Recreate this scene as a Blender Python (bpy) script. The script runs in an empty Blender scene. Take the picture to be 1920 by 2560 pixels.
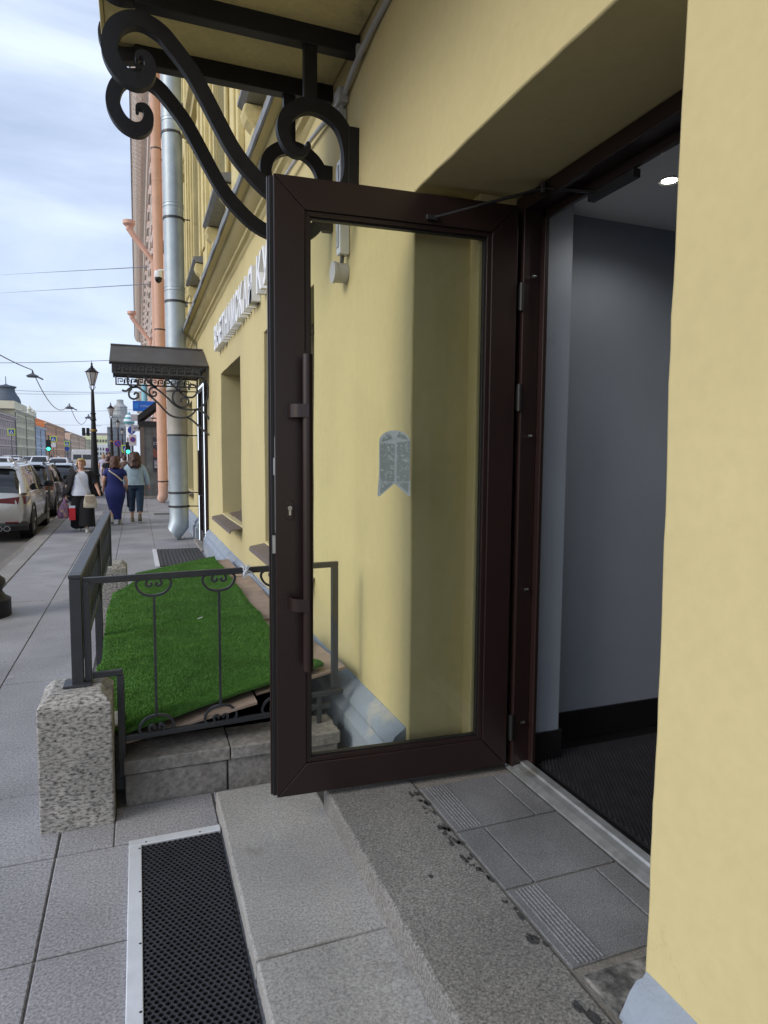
import bpy, bmesh, math, random
from math import sin, cos, pi, radians
from mathutils import Vector, Matrix, noise as mn
random.seed(7)
SC = bpy.context.scene
COL = SC.collection
# ------------------------------------------------------------------ camera
cd = bpy.data.cameras.new('camera'); cam = bpy.data.objects.new('camera', cd); COL.objects.link(cam)
cd.sensor_fit = 'HORIZONTAL'; cd.sensor_width = 36; cd.lens = 36*1640/1920
cd.clip_start = 0.05; cd.clip_end = 3000
_r = ((0.93616519, 0.02251421, 0.35083877), (-0.35148802, 0.08019387, 0.93275137), (0.00713496, 0.99652499, -0.08298818))
cam.matrix_world = Matrix(((_r[0][0], _r[0][1], -_r[0][2], 0), (_r[1][0], _r[1][1], -_r[1][2], 0), (_r[2][0], _r[2][1], -_r[2][2], 1.65), (0, 0, 0, 1)))
SC.camera = cam
# ------------------------------------------------------------------ sky: thin blue with a broken layer of pale cloud
SUN_EL, SUN_AZ = radians(29), radians(-104)      # azimuth measured from +Y towards +X
world = bpy.data.worlds.new('World'); SC.world = world; world.use_nodes = True
nt = world.node_tree; N = nt.nodes; LK = nt.links; N.clear()
def nd(tree, t, **kw):
    n = tree.nodes.new(t)
    for k, v in kw.items(): setattr(n, k, v)
    return n
out = nd(nt, 'ShaderNodeOutputWorld'); bg = nd(nt, 'ShaderNodeBackground')
sky = nd(nt, 'ShaderNodeTexSky', sky_type='NISHITA', sun_disc=False, sun_elevation=SUN_EL, sun_rotation=SUN_AZ, air_density=1.0, dust_density=2.0, ozone_density=1.4)
tc = nd(nt, 'ShaderNodeTexCoord'); mp = nd(nt, 'ShaderNodeMapping'); mp.inputs['Scale'].default_value = (1.0, 1.0, 3.6)
mp.inputs['Location'].default_value = (0.35, 0.1, 0.4)
nz = nd(nt, 'ShaderNodeTexNoise'); nz.inputs['Scale'].default_value = 1.9; nz.inputs['Detail'].default_value = 7; nz.inputs['Roughness'].default_value = .52; nz.inputs['Distortion'].default_value = .4
rp = nd(nt, 'ShaderNodeValToRGB'); rp.color_ramp.elements[0].position = .36; rp.color_ramp.elements[1].position = .66
rp.color_ramp.elements[0].color = (.30, .30, .30, 1); rp.color_ramp.elements[1].color = (1, 1, 1, 1)
mul = nd(nt, 'ShaderNodeMixRGB', blend_type='MULTIPLY'); mul.inputs[0].default_value = 1; mul.inputs[2].default_value = (1.0, 1.0, 1.0, 1)
mx = nd(nt, 'ShaderNodeMixRGB'); mx.inputs[2].default_value = (5.1, 5.85, 7.4, 1)
LK.new(tc.outputs['Generated'], mp.inputs['Vector']); LK.new(mp.outputs[0], nz.inputs['Vector']); LK.new(nz.outputs['Fac'], rp.inputs[0])
LK.new(sky.outputs[0], mul.inputs[1]); LK.new(mul.outputs[0], mx.inputs[1]); LK.new(rp.outputs[0], mx.inputs[0])
LK.new(mx.outputs[0], bg.inputs[0]); LK.new(bg.outputs[0], out.inputs[0]); bg.inputs[1].default_value = .1
# ------------------------------------------------------------------ sun veiled by cloud
sd = bpy.data.lights.new('sun', 'SUN'); sun = bpy.data.objects.new('sun', sd); COL.objects.link(sun)
sd.energy = .95; sd.angle = radians(28); sd.color = (1, .95, .86)
_d = Vector((cos(SUN_EL)*sin(SUN_AZ), cos(SUN_EL)*cos(SUN_AZ), sin(SUN_EL)))
sun.rotation_euler = _d.to_track_quat('Z', 'Y').to_euler()
SC.view_settings.view_transform = 'Standard'; SC.view_settings.look = 'None'; SC.view_settings.exposure = .76; SC.view_settings.gamma = 1
SC.view_settings.use_curve_mapping = False
SC.render.engine = 'CYCLES'; SC.cycles.use_denoising = True; SC.cycles.max_bounces = 10; SC.cycles.transparent_max_bounces = 16
SC.cycles.caustics_reflective = False; SC.cycles.caustics_refractive = False; SC.cycles.sample_clamp_indirect = 6
# ------------------------------------------------------------------ materials
MATS = {}
def mat(name, col, rough=.65, metal=0., var=.12, vs=3., bump=0., bs=60., spec=.5, fine=0., fs=150., emit=None, es=0., coat=0., dirt=None, ds=1.2, dth=.6, crack=0., rv=0., rvs=9.):
    if name in MATS: return MATS[name]
    m = bpy.data.materials.new(name); m.use_nodes = True; t = m.node_tree; b = t.nodes['Principled BSDF']
    b.inputs['Roughness'].default_value = rough; b.inputs['Metallic'].default_value = metal; b.inputs['Specular IOR Level'].default_value = spec
    if coat: b.inputs['Coat Weight'].default_value = coat; b.inputs['Coat Roughness'].default_value = .08
    tcn = t.nodes.new('ShaderNodeTexCoord'); c = tuple(col)+(1,)
    last = None
    def noise(s, det=5, ro=.55):
        n = t.nodes.new('ShaderNodeTexNoise'); n.inputs['Scale'].default_value = s; n.inputs['Detail'].default_value = det; n.inputs['Roughness'].default_value = ro
        t.links.new(tcn.outputs['Object'], n.inputs['Vector']); return n
    rgb = t.nodes.new('ShaderNodeRGB'); rgb.outputs[0].default_value = c; last = rgb.outputs[0]
    for amt, s in ((var, vs), (fine, fs)):
        if amt:
            n = noise(s); mr = t.nodes.new('ShaderNodeMapRange'); mr.inputs[1].default_value = .28; mr.inputs[2].default_value = .72
            mr.inputs[3].default_value = 1-amt; mr.inputs[4].default_value = 1+amt*.8; t.links.new(n.outputs['Fac'], mr.inputs[0])
            x = t.nodes.new('ShaderNodeVectorMath'); x.operation = 'SCALE'; t.links.new(last, x.inputs[0]); t.links.new(mr.outputs[0], x.inputs['Scale']); last = x.outputs[0]
    if dirt:
        n = noise(ds, 8, .65); mr = t.nodes.new('ShaderNodeMapRange'); mr.inputs[1].default_value = dth; mr.inputs[2].default_value = dth+.12
        t.links.new(n.outputs['Fac'], mr.inputs[0]); x = t.nodes.new('ShaderNodeMixRGB'); t.links.new(mr.outputs[0], x.inputs[0]); t.links.new(last, x.inputs[1]); x.inputs[2].default_value = tuple(dirt)+(1,); last = x.outputs[0]
    hgt = None
    if bump:
        n = noise(bs, 6); hgt = n.outputs['Fac']
    if crack:      # hairline cracks, and shallow trowel dents
        def mth(op, a, bb=None):
            q = t.nodes.new('ShaderNodeMath'); q.operation = op
            for i, v in enumerate((a, bb)):
                if v is None: continue
                if isinstance(v, (int, float)): q.inputs[i].default_value = v
                else: t.links.new(v, q.inputs[i])
            return q.outputs[0]
        n = noise(1.1, 7, .55); ln = mth('LESS_THAN', mth('ABSOLUTE', mth('SUBTRACT', n.outputs['Fac'], .5)), .0016)
        n2 = noise(.7, 2); zone = mth('GREATER_THAN', n2.outputs['Fac'], .55); ln = mth('MULTIPLY', mth('MULTIPLY', ln, zone), crack)
        x = t.nodes.new('ShaderNodeMixRGB'); t.links.new(ln, x.inputs[0]); t.links.new(last, x.inputs[1]); x.inputs[2].default_value = (col[0]*.55, col[1]*.5, col[2]*.45, 1); last = x.outputs[0]
        vo = t.nodes.new('ShaderNodeTexVoronoi'); vo.inputs['Scale'].default_value = 5.5; t.links.new(tcn.outputs['Object'], vo.inputs['Vector'])
        dent = mth('LESS_THAN', vo.outputs['Distance'], .035); n4 = noise(9, 5); n5 = noise(2.6, 3)
        hs_ = mth('ADD', mth('MULTIPLY', n4.outputs['Fac'], .9), mth('MULTIPLY', n5.outputs['Fac'], 1.8)); hs_ = mth('SUBTRACT', hs_, mth('MULTIPLY', dent, .10)); hgt = mth('ADD', mth('MULTIPLY', hgt, .5), hs_) if hgt else hs_
    t.links.new(last, b.inputs['Base Color'])
    if rv:
        n = noise(rvs, 6, .7); mr = t.nodes.new('ShaderNodeMapRange'); mr.inputs[1].default_value = .35; mr.inputs[2].default_value = .7; mr.inputs[3].default_value = rough-rv*.5; mr.inputs[4].default_value = rough+rv
        t.links.new(n.outputs['Fac'], mr.inputs[0]); t.links.new(mr.outputs[0], b.inputs['Roughness'])
    if hgt:
        bp = t.nodes.new('ShaderNodeBump'); bp.inputs['Strength'].default_value = bump or .2; bp.inputs['Distance'].default_value = .02
        t.links.new(hgt, bp.inputs['Height']); t.links.new(bp.outputs[0], b.inputs['Normal'])
    if emit: b.inputs['Emission Color'].default_value = tuple(emit)+(1,); b.inputs['Emission Strength'].default_value = es
    MATS[name] = m; return m
def granite(name, cols, scale=120., rough=.75, var=.15, vs=1.5, bump=.15, stretch=(1, 1, 1), soft=1.0, stain=None, sth=.62, ss=1.5, gum=None):
    m = bpy.data.materials.new(name); m.use_nodes = True; t = m.node_tree; b = t.nodes['Principled BSDF']; b.inputs['Roughness'].default_value = rough; b.inputs['Specular IOR Level'].default_value = .35
    geo = t.nodes.new('ShaderNodeNewGeometry'); mpn = t.nodes.new('ShaderNodeMapping'); mpn.inputs['Scale'].default_value = stretch; t.links.new(geo.outputs['Position'], mpn.inputs[0])
    n = t.nodes.new('ShaderNodeTexNoise'); n.inputs['Scale'].default_value = scale; n.inputs['Detail'].default_value = 3; n.inputs['Roughness'].default_value = .6; t.links.new(mpn.outputs[0], n.inputs[0])
    r = t.nodes.new('ShaderNodeValToRGB'); e = r.color_ramp.elements
    while len(e) < len(cols): e.new(.5)
    for i, (p, c) in enumerate(cols): e[i].position = p; e[i].color = tuple(c)+(1,)
    t.links.new(n.outputs['Fac'], r.inputs[0])
    n2 = t.nodes.new('ShaderNodeTexNoise'); n2.inputs['Scale'].default_value = vs; n2.inputs['Detail'].default_value = 6; t.links.new(geo.outputs['Position'], n2.inputs[0])
    mr = t.nodes.new('ShaderNodeMapRange'); mr.inputs[1].default_value = .3; mr.inputs[2].default_value = .7; mr.inputs[3].default_value = 1-var; mr.inputs[4].default_value = 1+var
    t.links.new(n2.outputs['Fac'], mr.inputs[0]); x = t.nodes.new('ShaderNodeVectorMath'); x.operation = 'SCALE'; t.links.new(r.outputs[0], x.inputs[0]); t.links.new(mr.outputs[0], x.inputs['Scale']); last = x.outputs[0]
    if stain:
        n3 = t.nodes.new('ShaderNodeTexNoise'); n3.inputs['Scale'].default_value = ss; n3.inputs['Detail'].default_value = 9; n3.inputs['Roughness'].default_value = .7; t.links.new(geo.outputs['Position'], n3.inputs[0])
        m3 = t.nodes.new('ShaderNodeMapRange'); m3.inputs[1].default_value = sth; m3.inputs[2].default_value = sth+.09; t.links.new(n3.outputs['Fac'], m3.inputs[0])
        y = t.nodes.new('ShaderNodeMixRGB'); t.links.new(m3.outputs[0], y.inputs[0]); t.links.new(last, y.inputs[1]); y.inputs[2].default_value = tuple(stain)+(1,); last = y.outputs[0]
    if gum:
        vo = t.nodes.new('ShaderNodeTexVoronoi'); vo.inputs['Scale'].default_value = 1.7; t.links.new(geo.outputs['Position'], vo.inputs['Vector'])
        g1 = t.nodes.new('ShaderNodeMapRange'); g1.inputs[1].default_value = .050; g1.inputs[2].default_value = .036; g1.inputs[4].default_value = .55; t.links.new(vo.outputs['Distance'], g1.inputs[0])
        y = t.nodes.new('ShaderNodeMixRGB'); t.links.new(g1.outputs[0], y.inputs[0]); t.links.new(last, y.inputs[1]); y.inputs[2].default_value = tuple(gum)+(1,); last = y.outputs[0]
    t.links.new(last, b.inputs['Base Color'])
    bp = t.nodes.new('ShaderNodeBump'); bp.inputs['Strength'].default_value = bump; bp.inputs['Distance'].default_value = .01; t.links.new(n.outputs['Fac'], bp.inputs['Height']); t.links.new(bp.outputs[0], b.inputs['Normal'])
    MATS[name] = m; return m
def glass(name, tint=(.93, .96, .9), ior=1.5, fac=1.0, rough=0.0):
    m = bpy.data.materials.new(name); m.use_nodes = True; t = m.node_tree; t.nodes.remove(t.nodes['Principled BSDF']); o = t.nodes['Material Output']
    tr = t.nodes.new('ShaderNodeBsdfTransparent'); tr.inputs[0].default_value = tuple(tint)+(1,); gl = t.nodes.new('ShaderNodeBsdfGlossy'); gl.inputs['Roughness'].default_value = rough
    fr = t.nodes.new('ShaderNodeFresnel'); fr.inputs[0].default_value = ior; ml = t.nodes.new('ShaderNodeMath'); ml.operation = 'MULTIPLY'; ml.inputs[1].default_value = fac
    mxs = t.nodes.new('ShaderNodeMixShader'); t.links.new(fr.outputs[0], ml.inputs[0]); t.links.new(ml.outputs[0], mxs.inputs[0]); t.links.new(tr.outputs[0], mxs.inputs[1]); t.links.new(gl.outputs[0], mxs.inputs[2]); t.links.new(mxs.outputs[0], o.inputs[0])
    MATS[name] = m; return m
# ------------------------------------------------------------------ mesh building
class MB:
    def __init__(s): s.v = []; s.f = []
    def face(s, *pts):
        i = len(s.v); s.v += [tuple(p) for p in pts]; s.f.append(tuple(range(i, i+len(pts)))); return s
    def box(s, x0, x1, y0, y1, z0, z1):
        i = len(s.v); s.v += [(x, y, z) for z in (z0, z1) for x, y in ((x0, y0), (x1, y0), (x1, y1), (x0, y1))]
        s.f += [tuple(i+k for k in q) for q in ((3, 2, 1, 0), (4, 5, 6, 7), (0, 1, 5, 4), (1, 2, 6, 5), (2, 3, 7, 6), (3, 0, 4, 7))]; return s
    def rings(s, rs, cap=True, closed=True):
        n = len(rs[0]); i = len(s.v)
        for r in rs: s.v += [tuple(p) for p in r]
        for a in range(len(rs)-1):
            for k in range(n if closed else n-1):
                k2 = (k+1) % n; s.f.append((i+a*n+k, i+a*n+k2, i+(a+1)*n+k2, i+(a+1)*n+k))
        if cap and closed:
            s.f.append(tuple(i+k for k in reversed(range(n)))); s.f.append(tuple(i+(len(rs)-1)*n+k for k in range(n)))
        return s
    def extr(s, poly, axis, a0, a1):
        f = {'x': lambda p, a: (a, p[0], p[1]), 'y': lambda p, a: (p[0], a, p[1]), 'z': lambda p, a: (p[0], p[1], a)}[axis]
        return s.rings([[f(p, a0) for p in poly], [f(p, a1) for p in poly]])
    def tube(s, pts, r, n=8, cap=True):
        pts = [Vector(p) for p in pts]; rs = []; m = len(pts)
        up = Vector((0, 0, 1))
        prev = None
        for i, p in enumerate(pts):
            d = (pts[min(i+1, m-1)]-pts[max(i-1, 0)]).normalized()
            if prev is None:
                a = d.cross(up if abs(d.z) < .9 else Vector((1, 0, 0))).normalized()
            else:
                a = (prev-d*prev.dot(d)).normalized()
            prev = a; b = d.cross(a)
            rr = r[i] if isinstance(r, (list, tuple)) else r
            rx, ry = rr if isinstance(rr, tuple) else (rr, rr)
            rs.append([p+a*rx*cos(2*pi*k/n)+b*ry*sin(2*pi*k/n) for k in range(n)])
        return s.rings(rs, cap)
    def strip(s, pts, w, y0, y1):        # flat bar bent along a path of (x,z) points
        m = len(pts); rs = []
        for i in range(m):
            a = pts[max(i-1, 0)]; b = pts[min(i+1, m-1)]; dx, dz = b[0]-a[0], b[1]-a[1]; l = math.hypot(dx, dz) or 1; nx, nz_ = -dz/l, dx/l
            ww = (w[i] if isinstance(w, (list, tuple)) else w)/2; x, z = pts[i]
            rs.append([(x-nx*ww, y0, z-nz_*ww), (x+nx*ww, y0, z+nz_*ww), (x+nx*ww, y1, z+nz_*ww), (x-nx*ww, y1, z-nz_*ww)])
        return s.rings(rs)
    def lathe(s, prof, cx=0, cy=0, n=16, cap=True):
        return s.rings([[(cx+r*cos(2*pi*k/n), cy+r*sin(2*pi*k/n), z) for k in range(n)] for r, z in prof], cap)
    def grid(s, fn, nu, nv):
        i = len(s.v); s.v += [tuple(fn(u/nu, v/nv)) for u in range(nu+1) for v in range(nv+1)]
        for u in range(nu):
            for v in range(nv):
                a = i+u*(nv+1)+v; s.f.append((a, a+nv+1, a+nv+2, a+1))
        return s
    def loft(s, rs, n=16, cap=True):     # rs: (cx,cy,cz,rx,ry[,squareness])
        out = []
        for r in rs:
            q = r[5] if len(r) > 5 else 1.0
            ring = []
            for k in range(n):
                a = 2*pi*k/n; c, d = cos(a), sin(a)
                ring.append((r[0]+r[3]*math.copysign(abs(c)**q, c), r[1]+r[4]*math.copysign(abs(d)**q, d), r[2]))
            out.append(ring)
        return s.rings(out, cap)
    def add(s, o, M=None):
        i = len(s.v); s.v += [tuple(M @ Vector(p)) if M else p for p in o.v]; s.f += [tuple(i+k for k in q) for q in o.f]; return s
    def build(s, name, m, parent=None, bevel=0., smooth=False, seg=2, ang=35, sub=0):
        me = bpy.data.meshes.new(name); off = Vector((0, 0, 0)); p = parent
        while p is not None: off += p.location; p = p.parent
        me.from_pydata([tuple(Vector(q)-off) for q in s.v], [], s.f); me.validate()
        bm = bmesh.new(); bm.from_mesh(me); bmesh.ops.recalc_face_normals(bm, faces=bm.faces); bm.to_mesh(me); bm.free()
        if isinstance(m, str): m = MATS[m]
        me.materials.append(m)
        o = bpy.data.objects.new(name, me); COL.objects.link(o); o.parent = parent
        if smooth:
            me.polygons.foreach_set('use_smooth', [True]*len(me.polygons))
            if smooth != 'all': me.set_sharp_from_angle(angle=radians(ang))
        if bevel:
            b = o.modifiers.new('bevel', 'BEVEL'); b.width = bevel; b.segments = seg; b.limit_method = 'ANGLE'; b.angle_limit = radians(40); b.harden_normals = False
        if sub: q = o.modifiers.new('sub', 'SUBSURF'); q.levels = sub; q.render_levels = sub
        return o
def tag(o, label=None, cat=None, group=None, kind=None):
    if label: o['label'] = label
    if cat: o['category'] = cat
    if group: o['group'] = group
    if kind: o['kind'] = kind
    return o
def thing(name, label, cat, loc=(0, 0, 0), group=None):
    o = bpy.data.objects.new(name, None); COL.objects.link(o); o.location = loc; o.empty_display_size = .1
    return tag(o, label, cat, group)
def struct(name, mb, m, **k):
    return tag(mb.build(name, m, **k), kind='structure')
def children(o): return [c for c in bpy.data.objects if c.parent == o]
def copy_tree(o, parent=None, loc=None, rz=None, label=None):
    c = o.copy(); COL.objects.link(c); c.parent = parent
    if loc is not None: c.location = loc
    if rz is not None: c.rotation_euler = (0, 0, rz)
    if label: c['label'] = label
    for ch in children(o): copy_tree(ch, c)
    return c
def piece(me_src, name, loc, parent, scale=None, m=None):     # alike pieces share mesh data
    o = bpy.data.objects.new(name, me_src); COL.objects.link(o); o.parent = parent; off = Vector((0, 0, 0)); p = parent
    while p is not None: off += p.location; p = p.parent
    o.location = Vector(loc)-off
    if scale: o.scale = scale
    return o
def smoothpath(pts, k=6, closed=False):     # catmull-rom
    pts = [Vector(p) for p in pts]; out = []; n = len(pts)
    for i in range(n-1):
        p0, p1, p2, p3 = pts[max(i-1, 0)], pts[i], pts[i+1], pts[min(i+2, n-1)]
        for j in range(k):
            t = j/k; out.append(.5*((2*p1)+(p2-p0)*t+(2*p0-5*p1+4*p2-p3)*t*t+(3*p1-p0-3*p2+p3)*t**3))
    out.append(pts[-1]); return [tuple(p) for p in out]
def n1(x, y=0., z=0., s=1.): return mn.noise(Vector((x*s, y*s, z*s)))
def text_mesh(body, size, extrude=.0, bold=0., align='CENTER', sx=1.):
    cu = bpy.data.curves.new('t', 'FONT'); cu.body = body; cu.size = size; cu.extrude = extrude; cu.offset = bold; cu.align_x = align; cu.resolution_u = 3
    ob = bpy.data.objects.new('t', cu); COL.objects.link(ob); bpy.context.view_layer.update()
    dg = bpy.context.evaluated_depsgraph_get(); me = bpy.data.meshes.new_from_object(ob.evaluated_get(dg)); bpy.data.objects.remove(ob)
    mb = MB(); mb.v = [(v.co.x*sx, v.co.y, v.co.z) for v in me.vertices]; mb.f = [tuple(p.vertices) for p in me.polygons]; bpy.data.meshes.remove(me); return mb
W = 1.15
# ------------------------------------------------------------------ palette
YEL = (.58, .497, .262)
mat('plaster', YEL, .8, var=.06, vs=1.3, bump=.08, bs=55, fine=.035, fs=24, spec=.25, crack=.12, dirt=(.55, .47, .235), ds=2.6, dth=.66)
mat('plaster_old', (.64, .55, .29), .85, var=.16, vs=2.4, bump=.25, bs=25, fine=.08, fs=40, spec=.2, dirt=(.36, .30, .17), ds=2.2, dth=.63)
mat('plinth_paint', (.27, .315, .385), .7, var=.12, vs=4, bump=.3, bs=40, spec=.3, dirt=(.42, .41, .38), ds=3.5, dth=.56)
mat('black_iron', (.012, .012, .014), .5, var=.25, vs=9, bump=.08, bs=60, spec=.35)
mat('iron_grey', (.035, .037, .043), .42, var=.2, vs=7, bump=.12, bs=80, spec=.5, dirt=(.10, .085, .075), ds=6, dth=.70)
mat('brown_alu', (.0205, .0105, .0098), .33, var=.10, vs=3, spec=.45)
mat('awning_iron', (.045, .046, .05), .5, var=.2, vs=9)
mat('gasket', (.008, .008, .009), .5, var=.05)
mat('steel', (.55, .57, .58), .3, 1., var=.1, vs=20)
mat('alu', (.74, .77, .82), .42, .35, var=.08, vs=14, bump=.03, bs=80)
mat('rubber', (.026, .026, .033), .5, var=.2, vs=12)
mat('grey_paint_in', (.245, .275, .33), .6, var=.06, vs=3, bump=.05, bs=60, dirt=(.16, .17, .2), ds=3, dth=.68)
mat('white_in', (.80, .80, .80), .7, var=.03)
mat('dark_tile', (.012, .011, .012), .25, var=.2, vs=8)
granite('gr_slab', [(.30, (.16, .16, .172)), (.45, (.262, .26, .276)), (.55, (.322, .319, .338)), (.72, (.42, .416, .44))], 105, .75, .2, 1.3, .1, stain=(.205, .20, .205), sth=.60, gum=(.42, .415, .42))
granite('gr_step', [(.30, (.19, .187, .182)), (.43, (.28, .277, .27)), (.55, (.345, .34, .332)), (.70, (.43, .425, .415))], 120, .7, .20, 1.6, .10, stain=(.19, .18, .165), sth=.60, ss=2.2)
granite('gr_step2', [(.30, (.075, .073, .072)), (.43, (.155, .152, .147)), (.56, (.22, .215, .208)), (.70, (.32, .312, .302))], 130, .75, .16, 2.5, .15, stain=(.05, .048, .045), sth=.70, ss=6)
granite('gr_tile', [(.30, (.10, .102, .108)), (.5, (.16, .163, .174)), (.72, (.26, .264, .278))], 190, .6, .22, 3, .12)
granite('gr_block', [(.32, (.05, .05, .052)), (.41, (.20, .19, .18)), (.52, (.36, .345, .32)), (.70, (.50, .48, .45))], 78, .85, .2, 3.0, .22, stretch=(.62, 1, 1.3), stain=(.17, .145, .115), sth=.68)
granite('stone_old', [(.3, (.17, .158, .145)), (.5, (.25, .235, .215)), (.7, (.34, .32, .295))], 40, .9, .22, 4.5, .3, stain=(.15, .137, .124), sth=.58)
granite('kerb_stone', [(.3, (.16, .152, .145)), (.5, (.27, .255, .245)), (.7, (.37, .355, .34))], 70, .8, .15, 2, .2)
mat('mortar', (.20, .188, .172), .95, var=.2, vs=12, bump=.4, bs=80)
mat('asphalt', (.16, .152, .145), .9, var=.2, vs=1.2, bump=.5, bs=90, fine=.3, fs=130)
mat('zinc', (.46, .53, .58), .48, .45, var=.12, vs=5, bump=.03, bs=30, dirt=(.42, .40, .35), ds=2.2, dth=.64)
mat('zinc_old', (.50, .48, .43), .6, .2, var=.15, vs=5, dirt=(.25, .22, .18), ds=6, dth=.66)
mat('salmon', (.68, .42, .32), .6, var=.08, vs=3, bump=.04, bs=40, dirt=(.56, .36, .28), ds=5, dth=.68)
mat('pinkwall', (.66, .48, .41), .85, var=.1, vs=2, bump=.1, bs=40)
mat('beigewall', (.50, .43, .36), .85, var=.12, vs=2, bump=.1, bs=40)
mat('cornice_st', (.76, .69, .63), .9, var=.12, vs=3, bump=.15, bs=30)
mat('roofmetal', (.085, .078, .074), .6, .2, var=.2, vs=4, dirt=(.20, .165, .13), ds=2.5, dth=.62)
mat('flashing', (.22, .225, .225), .55, .3, var=.25, vs=6, dirt=(.12, .11, .09), ds=5, dth=.6)
mat('brown_sill', (.15, .115, .098), .5, .1, var=.12, vs=6, dirt=(.24, .20, .17), ds=5, dth=.62)
mat('darkglass', (.02, .022, .026), .08, var=.1, vs=2, spec=.6)
mat('plywood', (.33, .245, .19), .8, var=.2, vs=7, bump=.15, bs=30, dirt=(.22, .155, .12), ds=4, dth=.56)
mat('turf_base', (.06, .165, .03), .95, var=.25, vs=6, bump=.5, bs=160)
mat('turf', (.125, .285, .058), .7, var=.28, vs=5, spec=.25, fine=.35, fs=260)
mat('sign_white', (.80, .82, .86), .5, var=.03)
mat('grey_plastic', (.42, .42, .43), .5, var=.06)
mat('black', (.01, .01, .012), .6, var=.1)
glass('doorglass', (.98, .992, .95), 1.45, .8)
_g = MATS['doorglass'].node_tree; _o = _g.nodes['Material Output']; _mx = _o.inputs[0].links[0].from_node      # dust and wipe marks on the pane
_df = _g.nodes.new('ShaderNodeBsdfDiffuse'); _df.inputs[0].default_value = (.6, .6, .57, 1); _tn = _g.nodes.new('ShaderNodeTexCoord'); _mpg = _g.nodes.new('ShaderNodeMapping'); _mpg.inputs['Scale'].default_value = (2.2, 2.2, .7); _nz = _g.nodes.new('ShaderNodeTexNoise'); _nz.inputs['Scale'].default_value = 2.4; _nz.inputs['Detail'].default_value = 9; _nz.inputs['Roughness'].default_value = .65; _mr = _g.nodes.new('ShaderNodeMapRange')
_mr.inputs[1].default_value = .42; _mr.inputs[2].default_value = .78; _mr.inputs[3].default_value = .003; _mr.inputs[4].default_value = .045; _m2 = _g.nodes.new('ShaderNodeMixShader')
_g.links.new(_tn.outputs['Object'], _mpg.inputs[0]); _g.links.new(_mpg.outputs[0], _nz.inputs[0]); _g.links.new(_nz.outputs['Fac'], _mr.inputs[0]); _g.links.new(_mr.outputs[0], _m2.inputs[0]); _g.links.new(_mx.outputs[0], _m2.inputs[1]); _g.links.new(_df.outputs[0], _m2.inputs[2]); _g.links.new(_m2.outputs[0], _o.inputs[0])
glass('lampglass', (.72, .74, .76), 1.5, 1.0)
mat('frost', (.45, .50, .50), .5, var=.2, vs=50)
# ================================================================== GROUND
ROAD_Z = -.13
def kx(y): return -1.60-.017*(y-9) if y < 40 else -2.127
struct('ground', MB().box(-400, 400, -60, 1500, -2.4, -2.2), mat('earth', (.14, .13, .12), .95, var=.2, vs=.3))
struct('road', MB().face((-45, -20, ROAD_Z), (-1.4, -20, ROAD_Z), (-1.4, 700, ROAD_Z), (-45, 700, ROAD_Z)), 'asphalt')
PIT = (-.08, 1.04, 3.46, 7.2)
um = MB()
for x0, x1, y0, y1 in ((-2.0, PIT[0], -6, 40), (PIT[0], PIT[1], -6, PIT[2]), (PIT[0], PIT[1], PIT[3], 40), (PIT[1], 1.6, -6, 40)):
    um.face((x0, y0, -.010), (x1, y0, -.010), (x1, y1, -.010), (x0, y1, -.010))
walk = struct('sidewalk', um, 'mortar')
def brickmat(name, c1, c2, mortar, bw, rh, scale=1.0):
    m = bpy.data.materials.new(name); m.use_nodes = True; t = m.node_tree; b = t.nodes['Principled BSDF']; b.inputs['Roughness'].default_value = .8
    tcn = t.nodes.new('ShaderNodeTexCoord'); br = t.nodes.new('ShaderNodeTexBrick'); br.inputs['Color1'].default_value = (*c1, 1); br.inputs['Color2'].default_value = (*c2, 1); br.inputs['Mortar'].default_value = (*mortar, 1)
    br.inputs['Scale'].default_value = scale; br.inputs['Brick Width'].default_value = bw; br.inputs['Row Height'].default_value = rh; br.inputs['Mortar Size'].default_value = .008
    t.links.new(tcn.outputs['Object'], br.inputs['Vector']); t.links.new(br.outputs[0], b.inputs['Base Color']); MATS[name] = m; return m
brickmat('far_paving', (.225, .22, .228), (.205, .2, .21), (.15, .14, .13), .6, .59)
struct('sidewalk_far', MB().face((-2.4, 40, -.002), (1.6, 40, -.002), (1.6, 400, -.002), (-2.4, 400, -.002)), 'far_paving')
struct('basement_pit', MB().face((PIT[0], PIT[2], -1.6), (PIT[1], PIT[2], -1.6), (PIT[1], PIT[3], -1.6), (PIT[0], PIT[3], -1.6)).face((PIT[0], PIT[2], -1.6), (PIT[0], PIT[3], -1.6), (PIT[0], PIT[3], 0), (PIT[0], PIT[2], 0)).face((PIT[0], PIT[2], -1.6), (PIT[1], PIT[2], -1.6), (PIT[1], PIT[2], 0), (PIT[0], PIT[2], 0)).face((PIT[0], PIT[3], -1.6), (PIT[1], PIT[3], -1.6), (PIT[1], PIT[3], 0), (PIT[0], PIT[3], 0)).face((PIT[1], PIT[2], -1.6), (PIT[1], PIT[3], -1.6), (PIT[1], PIT[3], 0), (PIT[1], PIT[2], 0)), mat('pit_dark', (.06, .055, .05), .95))
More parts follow.
